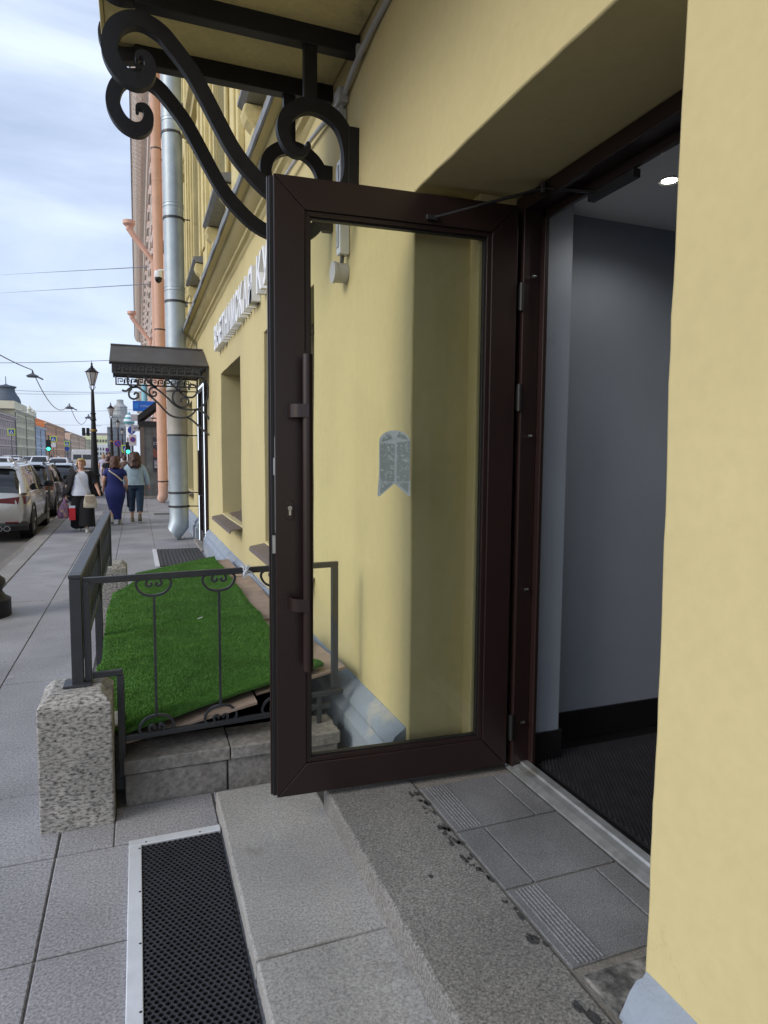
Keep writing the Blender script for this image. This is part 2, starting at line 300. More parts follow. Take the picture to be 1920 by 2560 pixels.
# paving slabs, one object each
xs = [-.945, -.35, .275, .88, 1.2]
slabs = {}
def slab_mesh(w, l, k):
    key = (round(w, 3), round(l, 3), k)
    if key not in slabs:
        o = MB().box(0, w, 0, l, -.03, 0).build('paving_slab', 'gr_slab', None); bv = bmesh.new(); bv.from_mesh(o.data); bmesh.ops.bevel(bv, geom=[e for e in bv.edges], offset=.004, segments=1, affect='EDGES'); bv.to_mesh(o.data); bv.free()
        slabs[key] = o.data; bpy.data.objects.remove(o)
    return slabs[key]
y = 2.287-.595*5; row = 0
while y < 34:
    L = .595
    cols = [(kx(y)+.004, -.945)]+list(zip(xs[:-1], xs[1:]))
    for ci, (a, b) in enumerate(cols):
        if y < -.2 and ci > 0: continue
        if y > 20 and ci in (1, 2) and row % 2: continue
        ll = L*2 if (y > 20 and ci in (1, 2)) else L
        if ci >= 1 and b > PIT[0]+.1 and a < PIT[1]-.1 and y+ll > PIT[2]-.35 and y < PIT[3]-.1: 
            if a < PIT[0] and False: pass
            elif a >= PIT[0]-.3: continue
        if ci == 4 and y > 3: b = 1.12
        if ci >= 2 and y < 2.9 and a > .28: continue
        o = piece(slab_mesh(round(b-a-.007, 3), ll-.007, row % 3), 'paving_slab', (a+.0035, y+.0035, n1(a*9, y*7)*.0025), walk)
    y += L; row += 1
    if row > 70: break
for a, b in ((-.1265, .308),): piece(slab_mesh(round(b-a, 3), .315, 0), 'paving_slab', (a, 2.889, -.001), walk)
piece(slab_mesh(.66, .16, 0), 'paving_slab', (.318, 3.046, -.001), walk)
piece(slab_mesh(.215, .185, 0), 'paving_slab', (-.345, 2.889, -.001), walk)
kb = tag(bpy.data.objects.new('kerb', None), kind='structure'); COL.objects.link(kb)
kme = MB().extr([(-.34, ROAD_Z), (-.34, -.055), (-.27, -.012), (-.02, .002), (0, .002), (0, ROAD_Z)], 'y', 0, .985).build('kerb_stone', 'kerb_stone'); kd = kme.data; bpy.data.objects.remove(kme)
for i in range(46):
    yy = -2+i*1.0; piece(kd, 'kerb_stone', (kx(yy+.5)+n1(yy*3.1)*.006, yy, n1(yy*5.3, 4)*.006), kb).rotation_euler[2] = .017
MB().box(-2.44, -2.13, 44, 400, ROAD_Z-.01, .001).build('kerb_run', 'kerb_stone', kb)
# drain cover far along the walk
tag(MB().box(.42, .98, 19.3, 19.95, -.01, .004).build('drain_cover', mat('drain', (.10, .095, .095), .8, var=.3, vs=30, bump=.5, bs=120)), 'dark flat drain cover set in the paving near the salmon downpipe', 'drain cover')
# ================================================================== YELLOW BUILDING
bl = thing('yellow_building', 'yellow plastered building with blue-grey plinth and open brown glass door', 'building', (W, 2.0, 0))
YEND = 24.2
DO = (1.20, 2.72, -.2, 2.80)
OPEN = [DO, (4.45, 6.35, .82, 2.82), (7.85, 9.75, .82, 2.82), (11.75, 13.0, -.2, 2.92), (14.9, 16.5, .85, 2.85), (18.2, 19.9, .85, 2.85)]
UPW = [(y0, y0+1.35, z0, z0+2.3) for y0 in (4.9, 8.35, 11.8, 15.2, 18.7) for z0 in (4.95, 9.0, 12.9)]
def facade(name, ya, yb, za, zb, opens, step, depth, jit, m, X=W, **kw):
    def axis(a, b, br, st):
        s_ = [a]; br = sorted(set([a, b]+[q for q in br if a < q < b]))
        for p, q in zip(br[:-1], br[1:]):
            n = max(1, round((q-p)/st(.5*(p+q)))); s_ += [p+(q-p)*k/n for k in range(1, n+1)]
        return s_
    ys = axis(ya, yb, [q for o in opens for q in o[:2]], step); zs = axis(za, zb, [q for o in opens for q in o[2:]], lambda z: step(0) if jit else 1.5)
    mb = MB(); idx = {}
    def vert(y, z, x=None):
        k = (round(y, 4), round(z, 4), x)
        if k not in idx:
            idx[k] = len(mb.v); j = jit
            edge = any((abs(y-o[0]) < 1e-4 or abs(y-o[1]) < 1e-4 or abs(z-o[2]) < 1e-4 or abs(z-o[3]) < 1e-4) and o[0]-1e-4 <= y <= o[1]+1e-4 and o[2]-1e-4 <= z <= o[3]+1e-4 for o in opens)
            dy = dz = 0
            if edge and j: dy = n1(y*2, z*2.5, 9)*j*.6+n1(y*9, z*19, 2)*j*.45+n1(y*30, z*43, 2)*j*.2; dz = n1(y*2.5, z*2, 5)*j*.6+n1(y*19, z*9, 3)*j*.45+n1(y*43, z*30, 2)*j*.2
            mb.v.append((X+n1(y*1.3, z*1.3, 1)*j*1.2+n1(y*6, z*6, 4)*j*.25 if x is None else x, y+dy, z+dz))
        return idx[k]
    inside = lambda y, z: any(o[0] < y < o[1] and o[2] < z < o[3] for o in opens)
    for i in range(len(ys)-1):
        for k in range(len(zs)-1):
            if not inside(.5*(ys[i]+ys[i+1]), .5*(zs[k]+zs[k+1])):
                mb.f.append((vert(ys[i], zs[k]), vert(ys[i], zs[k+1]), vert(ys[i+1], zs[k+1]), vert(ys[i+1], zs[k])))
    for oi, o in enumerate(opens):
        yy = [y for y in ys if o[0]-1e-4 <= y <= o[1]+1e-4]; zz = [z for z in zs if o[2]-1e-4 <= z <= o[3]+1e-4]
        dp = depth[oi] if isinstance(depth, list) else depth
        for a, b in zip(zz[:-1], zz[1:]):
            for y in (o[0], o[1]): mb.f.append((vert(y, a), vert(y, b), vert(y, b, X+dp), vert(y, a, X+dp)))
        for a, b in zip(yy[:-1], yy[1:]):
            for z in (o[2], o[3]):
                if z > za and not (oi == 0 and z < 1 and name == 'wall'): mb.f.append((vert(a, z), vert(b, z), vert(b, z, X+dp), vert(a, z, X+dp)))
    return mb.build(name, m, bl, **kw)
facade('wall', -4, YEND, 0, 3.95, OPEN, lambda y: .075 if y < 3.6 else .16, [.28, .34, .34, .12, .34, .34], .007, 'plaster', bevel=.007, seg=2, smooth=True, ang=35)
facade('upper_wall', -4, YEND, 3.95, 17.5, UPW, lambda y: .6, .22, 0, 'plaster_old')
# rebate and lining of the doorway
MB().box(1.43, 1.66, 2.64, 3.0, .19, 2.95).build('door_jamb', 'plaster', bl, bevel=.006)
MB().box(1.43, 1.66, .9, 1.34, .19, 2.95).build('door_jamb', 'plaster', bl, bevel=.006)
MB().box(1.428, 1.66, 1.3, 2.68, 2.805, 2.98).build('door_lintel', 'plaster', bl)
# plinth
prof = [(1.16, .392), (1.146, .390), (1.134, .380), (1.118, .371), (1.096, .352), (1.078, .328), (1.070, .304), (1.072, .292), (1.086, .284), (1.084, .278), (1.050, .246), (1.043, .234), (1.042, -.02), (1.2, -.02), (1.2, .39)]
def plinth(y0, y1):
    rs = []; n = max(2, int((y1-y0)/.07)) if y1-y0 < 4 else int((y1-y0)/.4)
    for i in range(n+1):
        y = y0+(y1-y0)*i/n; rs.append([(x+n1(x*20, y*6, z*20)*.003, y+(n1(x*30, z*30, y0)*.010 if i in (0, n) else 0), z+n1(x*20+5, y*6, z*9)*.003) for x, z in prof])
    return MB().rings(rs).build('plinth', 'plinth_paint', bl, smooth=True, ang=24)
plinth(2.745, 7.3); plinth(7.3, 11.6); plinth(13.15, YEND); plinth(-4, 1.19)
# string course with weathered metal flashing
cp = [(1.16, 3.84), (1.13, 3.86), (1.12, 3.885), (1.085, 3.90), (1.08, 3.93), (1.03, 3.955), (.985, 3.995), (.975, 4.03), (.91, 4.035), (.91, 4.085), (1.16, 4.11)]
n_ = 110; MB().rings([[(x+n1(x*9, i*.7, z*9)*.004, 4.35+(YEND-4.35)*i/n_, z+n1(x*9+3, i*.45, 0)*.007) for x, z in cp] for i in range(n_+1)]).build('string_course', 'plaster', bl, smooth=True, ang=40)
fl = [(.885, 4.03), (.90, 4.02), (.905, 4.09), (1.16, 4.155), (1.16, 4.165), (.885, 4.10)]
MB().rings([[(x+n1(i*.6, 7)*.012, 4.2+(YEND-4.2)*i/80, z+n1(i*.8, 3)*.012) for x, z in fl] for i in range(81)]).build('ledge_flashing', 'flashing', bl)
# ground-floor windows
def window(y0, y1, z0, z1, lab=None):
    w = MB().box(1.475, 1.53, y0-.02, y0+.07, z0, z1).box(1.475, 1.53, y1-.07, y1+.02, z0, z1).box(1.475, 1.53, y0+.07, y1-.07, z1-.07, z1+.02).box(1.475, 1.53, y0+.07, y1-.07, z0-.01, z0+.08).box(1.48, 1.525, .5*(y0+y1)-.04, .5*(y0+y1)+.04, z0+.08, z1-.07).build('window', 'brown_alu', bl, bevel=.006)
    for a, b in ((y0+.07, .5*(y0+y1)-.04), (.5*(y0+y1)+.04, y1-.07)): MB().box(1.50, 1.506, a, b, z0+.08, z1-.07).build('pane', 'darkglass', w)
    MB().extr([(1.48, z0+.045), (1.48, z0+.035), (1.02, z0-.052), (1.008, z0-.085), (1.0, z0-.08), (1.01, z0-.04)], 'y', y0-.04, y1+.04).build('sill', 'brown_sill', w)
    MB().box(1.40, 1.475, y0, y1, z0-.02, z0+.05).build('sill_upstand', 'brown_sill', w)
for o in OPEN[1:3]+OPEN[4:]: window(*o)
# upper windows with moulded surrounds
for (y0, y1, z0, z1) in UPW:
    w = MB().box(1.36, 1.40, y0, y1, z0, z1).build('window', 'darkglass', bl)
    t_ = .17
    fr = MB().box(1.09, W, y0-t_, y0-.02, z0, z1+t_).box(1.09, W, y1+.02, y1+t_, z0, z1+t_).box(1.09, W, y0-.02, y1+.02, z1+.02, z1+t_)
    fr.box(1.05, 1.089, y0-t_-.04, y0-t_+.05, z0, z1+t_).box(1.05, 1.089, y1+t_-.05, y1+t_+.04, z0, z1+t_); fr.build('surround', 'plaster_old', w, bevel=.012)
    MB().extr([(1.16, z1+.28), (1.02, z1+.30), (1.0, z1+.36), (.92, z1+.40), (.90, z1+.46), (1.16, z1+.52)], 'y', y0-.32, y1+.32).build('hood', 'plaster_old', w, bevel=.01)
    MB().box(1.34, 1.36, .5*(y0+y1)-.035, .5*(y0+y1)+.035, z0, z1).box(1.34, 1.36, y0, y1, z0+1.5, z0+1.57).build('mullion', mat('old_wood', (.28, .25, .22), .7), w)
    MB().extr([(1.16, z0-.1), (1.0, z0-.09), (.95, z0-.05), (.95, z0-.01), (1.36, z0+.05)], 'y', y0-.24, y1+.24).build('sill', 'flashing', w)
    for yc in (y0-.12, y1+.12):
        MB().extr([(1.16, z0-.1), (.99, z0-.1), (.965, z0-.17), (1.0, z0-.25), (1.06, z0-.31), (1.085, z0-.42), (1.12, z0-.47), (1.16, z0-.47)], 'y', yc-.09, yc+.09).build('console', 'plaster_old', w, bevel=.02)
    MB().extr([(1.16, z0-.30), (1.115, z0-.30), (1.10, z0-.36), (1.115, z0-.72), (1.16, z0-.74)], 'y', y0+.12, y1-.12).build('apron_panel', 'plaster_old', w, bevel=.02)
for yc in (7.6, 11.0, 14.4, 17.95, 22.6):
    pl = MB().box(1.075, W, yc-.26, yc+.26, 4.30, 17.4).box(1.045, 1.075, yc-.13, yc+.13, 4.9, 17.2).box(1.03, W, yc-.34, yc+.34, 4.12, 4.30)
    pl.build('pilaster', 'plaster_old', bl, bevel=.012)
MB().extr([(1.2, 17.2), (1.0, 17.3), (.85, 17.5), (.55, 17.6), (.5, 17.9), (1.2, 18.1)], 'y', -4, YEND-.02).build('main_cornice', 'plaster_old', bl)
# interior seen through the doorway
rm = MB().box(1.885, 4.3, 2.76, 2.9, .19, 2.9)
rm.build('inner_wall', 'grey_paint_in', bl)
MB().box(1.72, 1.885, 2.585, 2.9, .19, 2.9).build('inner_wall', 'grey_paint_in', bl, bevel=.004)
MB().box(4.3, 4.4, .2, 2.9, .19, 2.9).build('inner_wall', 'grey_paint_in', bl)
MB().box(1.66, 4.3, .1, .2, .19, 2.9).build('inner_wall', 'grey_paint_in', bl)
MB().box(1.66, 1.72, .2, 1.36, .19, 2.9).build('inner_wall', 'grey_paint_in', bl)
MB().box(1.645, 4.4, .1, 2.9, 2.83, 2.9).build('inner_ceiling', 'white_in', bl)
MB().box(1.72, 4.3, .2, 2.76, .12, .19).build('inner_floor', 'dark_tile', bl)
MB().box(1.722, 1.897, 2.573, 2.585, .192, .345).box(1.885, 1.897, 2.585, 2.748, .192, .345).box(1.897, 4.3, 2.748, 2.76, .192, .345).build('skirting', 'dark_tile', bl, bevel=.003)
dl = MB().lathe([(.032, 2.826), (.045, 2.823), (.047, 2.829), (.032, 2.8295)], 2.14, 2.281, 24, cap=False).build('downlight', mat('dl_rim', (.7, .7, .7), .4), bl)
MB().lathe([(.0, 2.8275), (.032, 2.8275), (.032, 2.8285), (.0, 2.8285)], 2.14, 2.281, 20, cap=False).build('bulb', mat('dl_glow', (1, 1, 1), .4, emit=(1, .95, .82), es=18), dl)
for lx, ly in ((2.14, 2.281), (2.14, 1.2), (3.3, 2.0), (3.3, 1.0)):  # first spot is the visible downlight, the other three are added room fill
    ld = bpy.data.lights.new('downlight_and_fill', 'SPOT'); ld.energy = 5; ld.spot_size = radians(150); ld.spot_blend = .6; ld.shadow_soft_size = .04; ld.color = (1, .96, .88); lo = bpy.data.objects.new('downlight_and_fill', ld); COL.objects.link(lo); lo.location = (lx, ly, 2.815)
    if (lx, ly) != (2.14, 2.281):  # unseen fittings, made up to house the added fill spots
        fill_dl = dl.copy(); COL.objects.link(fill_dl); fill_dl.location = dl.location+Vector((lx-2.14, ly-2.281, 0)); fill_bulb = children(dl)[0].copy(); COL.objects.link(fill_bulb); fill_bulb.parent = fill_dl
# door frame
dfm = MB().box(1.615, 1.70, 2.565, 2.64, .20, 2.80).box(1.70, 1.72, 2.53, 2.64, .20, 2.80).box(1.615, 1.70, 1.34, 1.42, .20, 2.80).box(1.615, 1.70, 1.42, 2.565, 2.735, 2.80).box(1.70, 1.722, 1.36, 2.56, 2.70, 2.80)
df = dfm.build('door_frame', 'brown_alu', bl, bevel=.004)
for z in (.42, 1.05, 1.75, 2.45):
    MB().extr([(2.552+.007*cos(a*pi/4), z+.007*sin(a*pi/4)) for a in range(8)], 'x', 1.652, 1.668).build('screw', 'steel', df)
    bpy.context.view_layer.objects.active = None
MB().extr([(1.60, .191), (1.60, .200), (1.63, .212), (1.66, .216), (1.665, .226), (1.70, .226), (1.72, .205), (1.735, .191)], 'y', 1.34, 2.60).build('threshold', mat('worn_alu', (.42, .44, .46), .45, .7, var=.25, vs=14, dirt=(.28, .27, .25), ds=8, dth=.55), bl, bevel=.002)
# ------------------------------------------------------------------ open glass door
A = Vector((1.590, 2.576)); B = Vector((.522, 2.640)); dv = (B-A).normalized(); nv = Vector((dv.y, -dv.x))      # nv points towards camera side (-Y)
if nv.y > 0: nv = -nv
DW = (B-A).length
def dpt(u, t, z): q = A+dv*u-nv*t; return (q.x, q.y, z)          # u along leaf, t depth behind near face
def dprism(poly, t0, t1): return MB().rings([[dpt(u, t0, z) for u, z in poly], [dpt(u, t1, z) for u, z in poly]])
z0, z1, fw, fwb = .215, 2.752, .125, .135
dm = MB()
for poly in ([(0, z0), (fw, z0+fwb), (fw, z1-fw), (0, z1)], [(DW, z0), (DW, z1), (DW-fw, z1-fw), (DW-fw, z0+fwb)], [(0, z0), (DW, z0), (DW-fw, z0+fwb), (fw, z0+fwb)], [(0, z1), (fw, z1-fw), (DW-fw, z1-fw), (DW, z1)]):
    c = Vector((sum(p[0] for p in poly)/4, sum(p[1] for p in poly)/4)); dm.add(dprism([tuple(Vector(p)+(c-Vector(p)).normalized()*.0009) for p in poly], 0, .062))
door = dm.build('door', 'brown_alu', bl, bevel=.0035); door['label'] = 'dark brown aluminium glazed door standing wide open'
g0, g1, h0, h1 = fw, DW-fw, z0+fwb, z1-fw
bd = MB(); bw = .020
for poly in ([(g0, h0), (g0+bw, h0+bw), (g0+bw, h1-bw), (g0, h1)], [(g1, h0), (g1, h1), (g1-bw, h1-bw), (g1-bw, h0+bw)], [(g0, h0), (g1, h0), (g1-bw, h0+bw), (g0+bw, h0+bw)], [(g0, h1), (g0+bw, h1-bw), (g1-bw, h1-bw), (g1, h1)]): bd.add(dprism(poly, .008, .024)); bd.add(dprism(poly, .042, .056))
bd.build('glazing_bead', 'brown_alu', door, bevel=.002)
gk = MB(); b0, b1 = bw, bw+.006
for poly in ([(g0+b0, h0+b0), (g0+b1, h0+b1), (g0+b1, h1-b1), (g0+b0, h1-b0)], [(g1-b0, h0+b0), (g1-b0, h1-b0), (g1-b1, h1-b1), (g1-b1, h0+b1)], [(g0+b0, h0+b0), (g1-b0, h0+b0), (g1-b1, h0+b1), (g0+b1, h0+b1)], [(g0+b0, h1-b0), (g0+b1, h1-b1), (g1-b1, h1-b1), (g1-b0, h1-b0)]): gk.add(dprism(poly, .020, .046))
gk.build('gasket', 'gasket', door)
dprism([(g0+.01, h0+.01), (g1-.01, h0+.01), (g1-.01, h1-.01), (g0+.01, h1-.01)], .028, .036).build('glass_pane', 'doorglass', door)
dprism([(DW-.001, z0+.004), (DW+.014, z0+.004), (DW+.014, z1-.004), (DW-.001, z1-.004)], .018, .040).build('weather_strip', 'gasket', door)
dprism([(DW-.001, z0-.006), (DW+.020, z0-.006), (DW+.020, z1+.006), (DW-.001, z1+.006)], .046, .064).build('rebate_lip', 'brown_alu', door, bevel=.003)
MB().add(dprism([(0, z0-.006), (DW, z0-.006), (DW, z0), (0, z0)], .046, .062)).build('bottom_seal', 'gasket', door)
# pull handle
hu = DW-.122; hb = MB()
hb.rings([[dpt(hu+dx*.021, -.062-.021*dy*1.0, z) for dx, dy in [(cos(k*pi/8)*1.0, sin(k*pi/8)) for k in range(16)]] for z in (.775, .776, 2.052, 2.053)])
ha = hb.build('pull_handle', 'brown_alu', door, smooth=True, ang=40)
for zc in (1.05, 1.832):
    ur = DW-.055
    pts = smoothpath([(ur, .0), (ur-.004, -.040), (ur-.022, -.066), (hu+.018, -.078), (hu-.004, -.086)], 5)
    MB().rings([[dpt(u-.003, t, zc-.026), dpt(u+.003, t-.004, zc-.026), dpt(u+.003, t-.004, zc+.026), dpt(u-.003, t, zc+.026)] for u, t in pts]).build('bracket', 'brown_alu', ha)
    MB().rings([[dpt(ur+.02*cos(k*pi/6), t, zc+.03*sin(k*pi/6)) for k in range(12)] for t in (0, -.006)]).build('rosette', 'brown_alu', ha)
lu = DW-.058
def oval(w, h, t0, t1, zc, n=20):
    pts = []
    for k in range(n):
        a = 2*pi*k/n; pts.append((lu+w*cos(a), zc+(h if sin(a) > 0 else -h)+w*sin(a)))
    return MB().rings([[dpt(u, t, z) for u, z in pts] for t in (t0, t1)])
lk = oval(.017, .024, 0, -.006, 1.432).build('lock', 'brown_alu', door, bevel=.002)
MB().rings([[dpt(lu+.0085*cos(k*pi/8), t, 1.441+.0085*sin(k*pi/8)) for k in range(16)] for t in (-.005, -.010)]).add(dprism([(lu-.0045, 1.412), (lu+.0045, 1.412), (lu+.0045, 1.436), (lu-.0045, 1.436)], -.010, -.005)).build('cylinder', mat('nickel', (.52, .50, .46), .35, 1.), lk)
dprism([(lu-.0045, 1.440), (lu+.0045, 1.4405), (lu+.0045, 1.4425), (lu-.0045, 1.442)], -.0108, -.009).build('keyhole', 'black', lk)
for za, zb, uu in ((1.575, 1.645, .006), (1.255, 1.33, .012)): MB().add(dprism([(DW-.001, za), (DW+uu, za), (DW+uu, zb), (DW-.001, zb)], .006, .018)).build('latch', 'steel', door, bevel=.001)
dprism([(DW-.001, 1.34), (DW+.0015, 1.34), (DW+.0015, 1.73), (DW-.001, 1.73)], .004, .012).build('latch_plate', 'steel', door)
for zc in (.40, 1.92, 2.36):
    h = MB().tube([(1.606, 2.563, zc-.06), (1.606, 2.563, zc+.06)], .011, 12).box(1.60, 1.617, 2.565, 2.60, zc-.05, zc+.05)
    h.build('hinge', 'gasket', door, smooth=True)
# frosted sticker on the pane
sp = []
for k in range(13): a = pi-pi*k/12; sp.append((.070*cos(a), .232+.048*sin(a)))
sp = [(-.076, 0), (-.070, .10)]+sp+[(.070, .10), (.073, 0), (.066, -.004), (.0, .052), (-.068, -.004)]
us = DW-.516
dprism([(us-p, 1.486+q) for p, q in sp], .0262, .0278).build('sticker', mat('sticker_pale', (.50, .56, .57), .6, var=.1, vs=60), door)
stm = bpy.data.materials.new('sticker_print'); stm.use_nodes = True; MATS['sticker_print'] = stm; _t = stm.node_tree; _b = _t.nodes['Principled BSDF']; _b.inputs['Roughness'].default_value = .5
_c = _t.nodes.new('ShaderNodeTexCoord'); _n = _t.nodes.new('ShaderNodeTexNoise'); _n.inputs['Scale'].default_value = 55; _n.inputs['Detail'].default_value = 4; _n.inputs['Distortion'].default_value = 1.5; _rr = _t.nodes.new('ShaderNodeValToRGB')
_rr.color_ramp.elements[0].position = .56; _rr.color_ramp.elements[0].color = (.29, .34, .33, 1); _rr.color_ramp.elements[1].position = .62; _rr.color_ramp.elements[1].color = (.50, .56, .57, 1)
_t.links.new(_c.outputs['Object'], _n.inputs[0]); _t.links.new(_n.outputs['Fac'], _rr.inputs[0]); _t.links.new(_rr.outputs[0], _b.inputs[0])
for poly in ([(-.066, .062), (-.004, .062), (-.004, .222), (-.066, .226)], [(.008, .062), (.066, .062), (.066, .236), (.008, .228)], [(-.062, .232), (-.052, .250), (-.030, .270), (-.012, .246)], [(.018, .274), (.008, .252), (.058, .240), (.046, .258)], [(-.064, .010), (-.062, .056), (-.01, .056)], [(.01, .056), (.062, .056), (.060, .012)]):
    dprism([(us-p, 1.486+q) for p, q in poly], .0245, .0260).build('sticker_print', stm, door)
# door closer with folding arm
cl = MB().box(1.60, 1.615, 1.78, 2.16, 2.70, 2.76); c0 = MB().box(1.70, 1.735, 1.99, 2.25, 2.668, 2.70).build('door_closer', 'gasket', door, bevel=.004)
sh = Vector(dpt(DW*.30, -.012, 2.655)); el = Vector((1.618, 2.50, 2.76))
_e = el; _s = Vector(dpt(.40, -.02, 2.652)); el = Vector((1.60, 2.41, 2.765)); pv = Vector((1.715, 2.20, 2.69))
MB().tube([_s, _s.lerp(el, .45)], .005, 8).tube([_s.lerp(el, .4), el], [(.010, .006), (.012, .006)], 8).tube([el+Vector((0, 0, -.02)), el+Vector((0, 0, .02))], .014, 10).tube([el, pv], [(.014, .006), (.016, .006)], 8).build('closer_arm', mat('arm_metal', (.10, .10, .11), .3, .8), door, smooth=True)
dprism([(.385, 2.642), (.435, 2.642), (.435, 2.664), (.385, 2.664)], -.016, 0).build('arm_shoe', mat('arm_metal2', (.06, .06, .065), .35, .7), door, bevel=.003)
# second doorway with a lit outline
d2 = MB().box(1.16, 1.27, 11.75, 12.98, 0.02, 2.9)
dd = MB().box(1.10, 1.20, 11.72, 11.86, 0.02, 2.95).box(1.10, 1.20, 12.90, 13.03, .02, 2.95).box(1.10, 1.20, 11.86, 12.90, 2.80, 2.95).box(1.12, 1.19, 12.34, 12.42, .05, 2.80).box(1.12, 1.19, 11.86, 12.9, .05, .25).build('door', 'brown_alu', bl, bevel=.005); dd['label'] = 'dark shop door outlined by a white light strip'
for a, b in ((11.86, 12.34), (12.42, 12.9)): MB().box(1.15, 1.158, a, b, .25, 2.80).build('pane', 'darkglass', dd)
MB().box(1.090, 1.098, 11.79, 11.804, .05, 2.90).box(1.090, 1.098, 12.94, 12.952, .05, 2.90).box(1.090, 1.098, 11.815, 12.94, 2.875, 2.90).build('light_strip', mat('led', (.9, .95, 1), .4, emit=(.78, .88, 1), es=1.1), dd)
MB().tube([(1.09, 12.25, .95), (1.04, 12.25, .95), (1.04, 12.25, 1.75), (1.09, 12.25, 1.75)], .016, 8).build('pull_handle', 'brown_alu', dd)
MB().box(1.0, 1.3, 11.55, 13.2, -.02, .045).build('door_step', 'stone_old', bl, bevel=.01)
# ================================================================== STEPS
st = thing('stone_steps', 'grey granite entrance steps with tiled landing at the doorway', 'steps', (.8, 1.5, 0))
def slabpiece(name, x0, x1, y0, y1, z0, z1, m, bev=.008, par=None, jit=.003, nx=6, ny=14):
    mb = MB(); P = lambda u, v, z: (x0+(x1-x0)*u+(n1(v*9, x0, z)*jit if u in (0, 1) else 0), y0+(y1-y0)*v+(n1(u*5, y0*3, z)*jit if v in (0, 1) else 0), z+(n1(u*2+x0*3, v*3+y0)*jit*.8 if z == z1 else 0))
    ring = [(u/nx, 0) for u in range(nx)]+[(1, v/ny) for v in range(ny)]+[(1-u/nx, 1) for u in range(nx)]+[(0, 1-v/ny) for v in range(ny)]
    mb.rings([[P(u, v, z0) for u, v in ring], [P(u, v, z1) for u, v in ring]])
    return mb.build(name, m, par or st, bevel=bev, seg=2)
slabpiece('step_block', .312, .76, 1.945, 3.04, -.02, .082, 'gr_step'); slabpiece('step_block', .315, .76, .75, 1.938, -.02, .080, 'gr_step'); slabpiece('step_block', .31, .76, -.6, .743, -.02, .081, 'gr_step')
slabpiece('step_block', .748, 1.131, .35, 2.735, .0, .190, 'gr_step2', .010); slabpiece('step_block', .752, 1.131, -.6, .343, .0, .188, 'gr_step2', .010)
MB().box(.77, 1.62, -.6, 2.75, -.02, .183).build('mortar_bed', 'mortar', st)
mat('tile_grey', (.235, .24, .255), .55, var=.14, vs=4, fine=.25, fs=330, bump=.12, bs=200)
for a, b, c, d in ((1.14, 1.500, 2.200, 2.555), (1.507, 1.597, 2.200, 2.555), (1.14, 1.253, 1.835, 2.190), (1.260, 1.597, 1.835, 2.190), (1.14, 1.500, 1.465, 1.825), (1.507, 1.597, 1.465, 1.825)):
    MB().box(a, b, c, d, .15, .1905+n1(a*9, c*9)*.001).build('floor_tile', 'gr_tile', st, bevel=.003)
for y0_, x0_ in ((2.2, 1.14), (1.465, 1.14)):
    for k in range(7):
        xk = x0_+.026+k*.014; MB().extr([(xk, .1895), (xk+.003, .1925), (xk+.007, .1925), (xk+.010, .1895)], 'y', y0_+.004, y0_+.351).build('grip_rib', 'gr_tile', st)
slabpiece('rough_slab', 1.15, 1.6, 1.0, 1.44, .1, .186, granite('rough_st', [(.35, (.05, .05, .052)), (.5, (.13, .13, .128)), (.65, (.25, .245, .235))], 22, .9, .35, 6, 1.0), .01)
rt = random.Random(11); tarm = mat('tar', (.05, .05, .052), .55, var=.4, vs=40, bump=.5, bs=90)
for cx, cy, rx, ry in [(1.10+.018*math.sin(j*7.7), yy_+rt.gauss(0, .035), rt.uniform(.002, .010), rt.uniform(.003, .020)) for yy_, nn_ in ((2.50, 4), (2.40, 9), (2.22, 12), (2.12, 6), (2.0, 5), (1.93, 7), (1.8, 3)) for j in range(nn_)]+[(1.095, 1.60, .018, .022), (1.12, 1.57, .006, .012), (1.07, 1.345, .012, .02), (1.085, 1.30, .016, .03), (1.10, 1.245, .02, .035), (1.125, 1.20, .012, .03), (.93, 1.98, .008, .009), (1.115, 1.70, .008, .02)]:
    pts = [(cx+rx*cos(a)*(1+.55*n1(cos(a)*2+cx*40, sin(a)*2+cy*40)), cy+ry*sin(a)*(1+.55*n1(sin(a)*2+cy*40, cos(a)*2+cx*30))) for a in [2*pi*k/18 for k in range(18)]]
    MB().extr(pts, 'z', .1885, .1925).build('tar_patch', tarm, st)
# ================================================================== PARAPET OF THE BASEMENT PIT
pp = thing('stone_parapet', 'low weathered stone parapet under the iron railing beside the steps', 'parapet', (.4, 3.3, 0))
slabpiece('stone', -.085, .385, 3.215, 3.45, -.05, .145, 'stone_old', .006, pp, .005); slabpiece('stone', .392, .96, 3.222, 3.45, -.05, .145, 'stone_old', .006, pp, .005)
slabpiece('coping', -.09, .40, 3.20, 3.46, .152, .218, 'stone_old', .006, pp, .006); slabpiece('coping', .405, .97, 3.203, 3.46, .150, .214, 'stone_old', .006, pp, .006)
slabpiece('stone', -.085, 1.03, 7.2, 7.4, -.05, .30, 'stone_old', .006, pp, .005); slabpiece('stone', -.225, -.085, 3.40, 6.95, -.05, .32, 'stone_old', .006, pp, .005)
MB().box(-.085, .96, 3.24, 3.44, .10, .17).build('mortar_bed', 'mortar', pp)
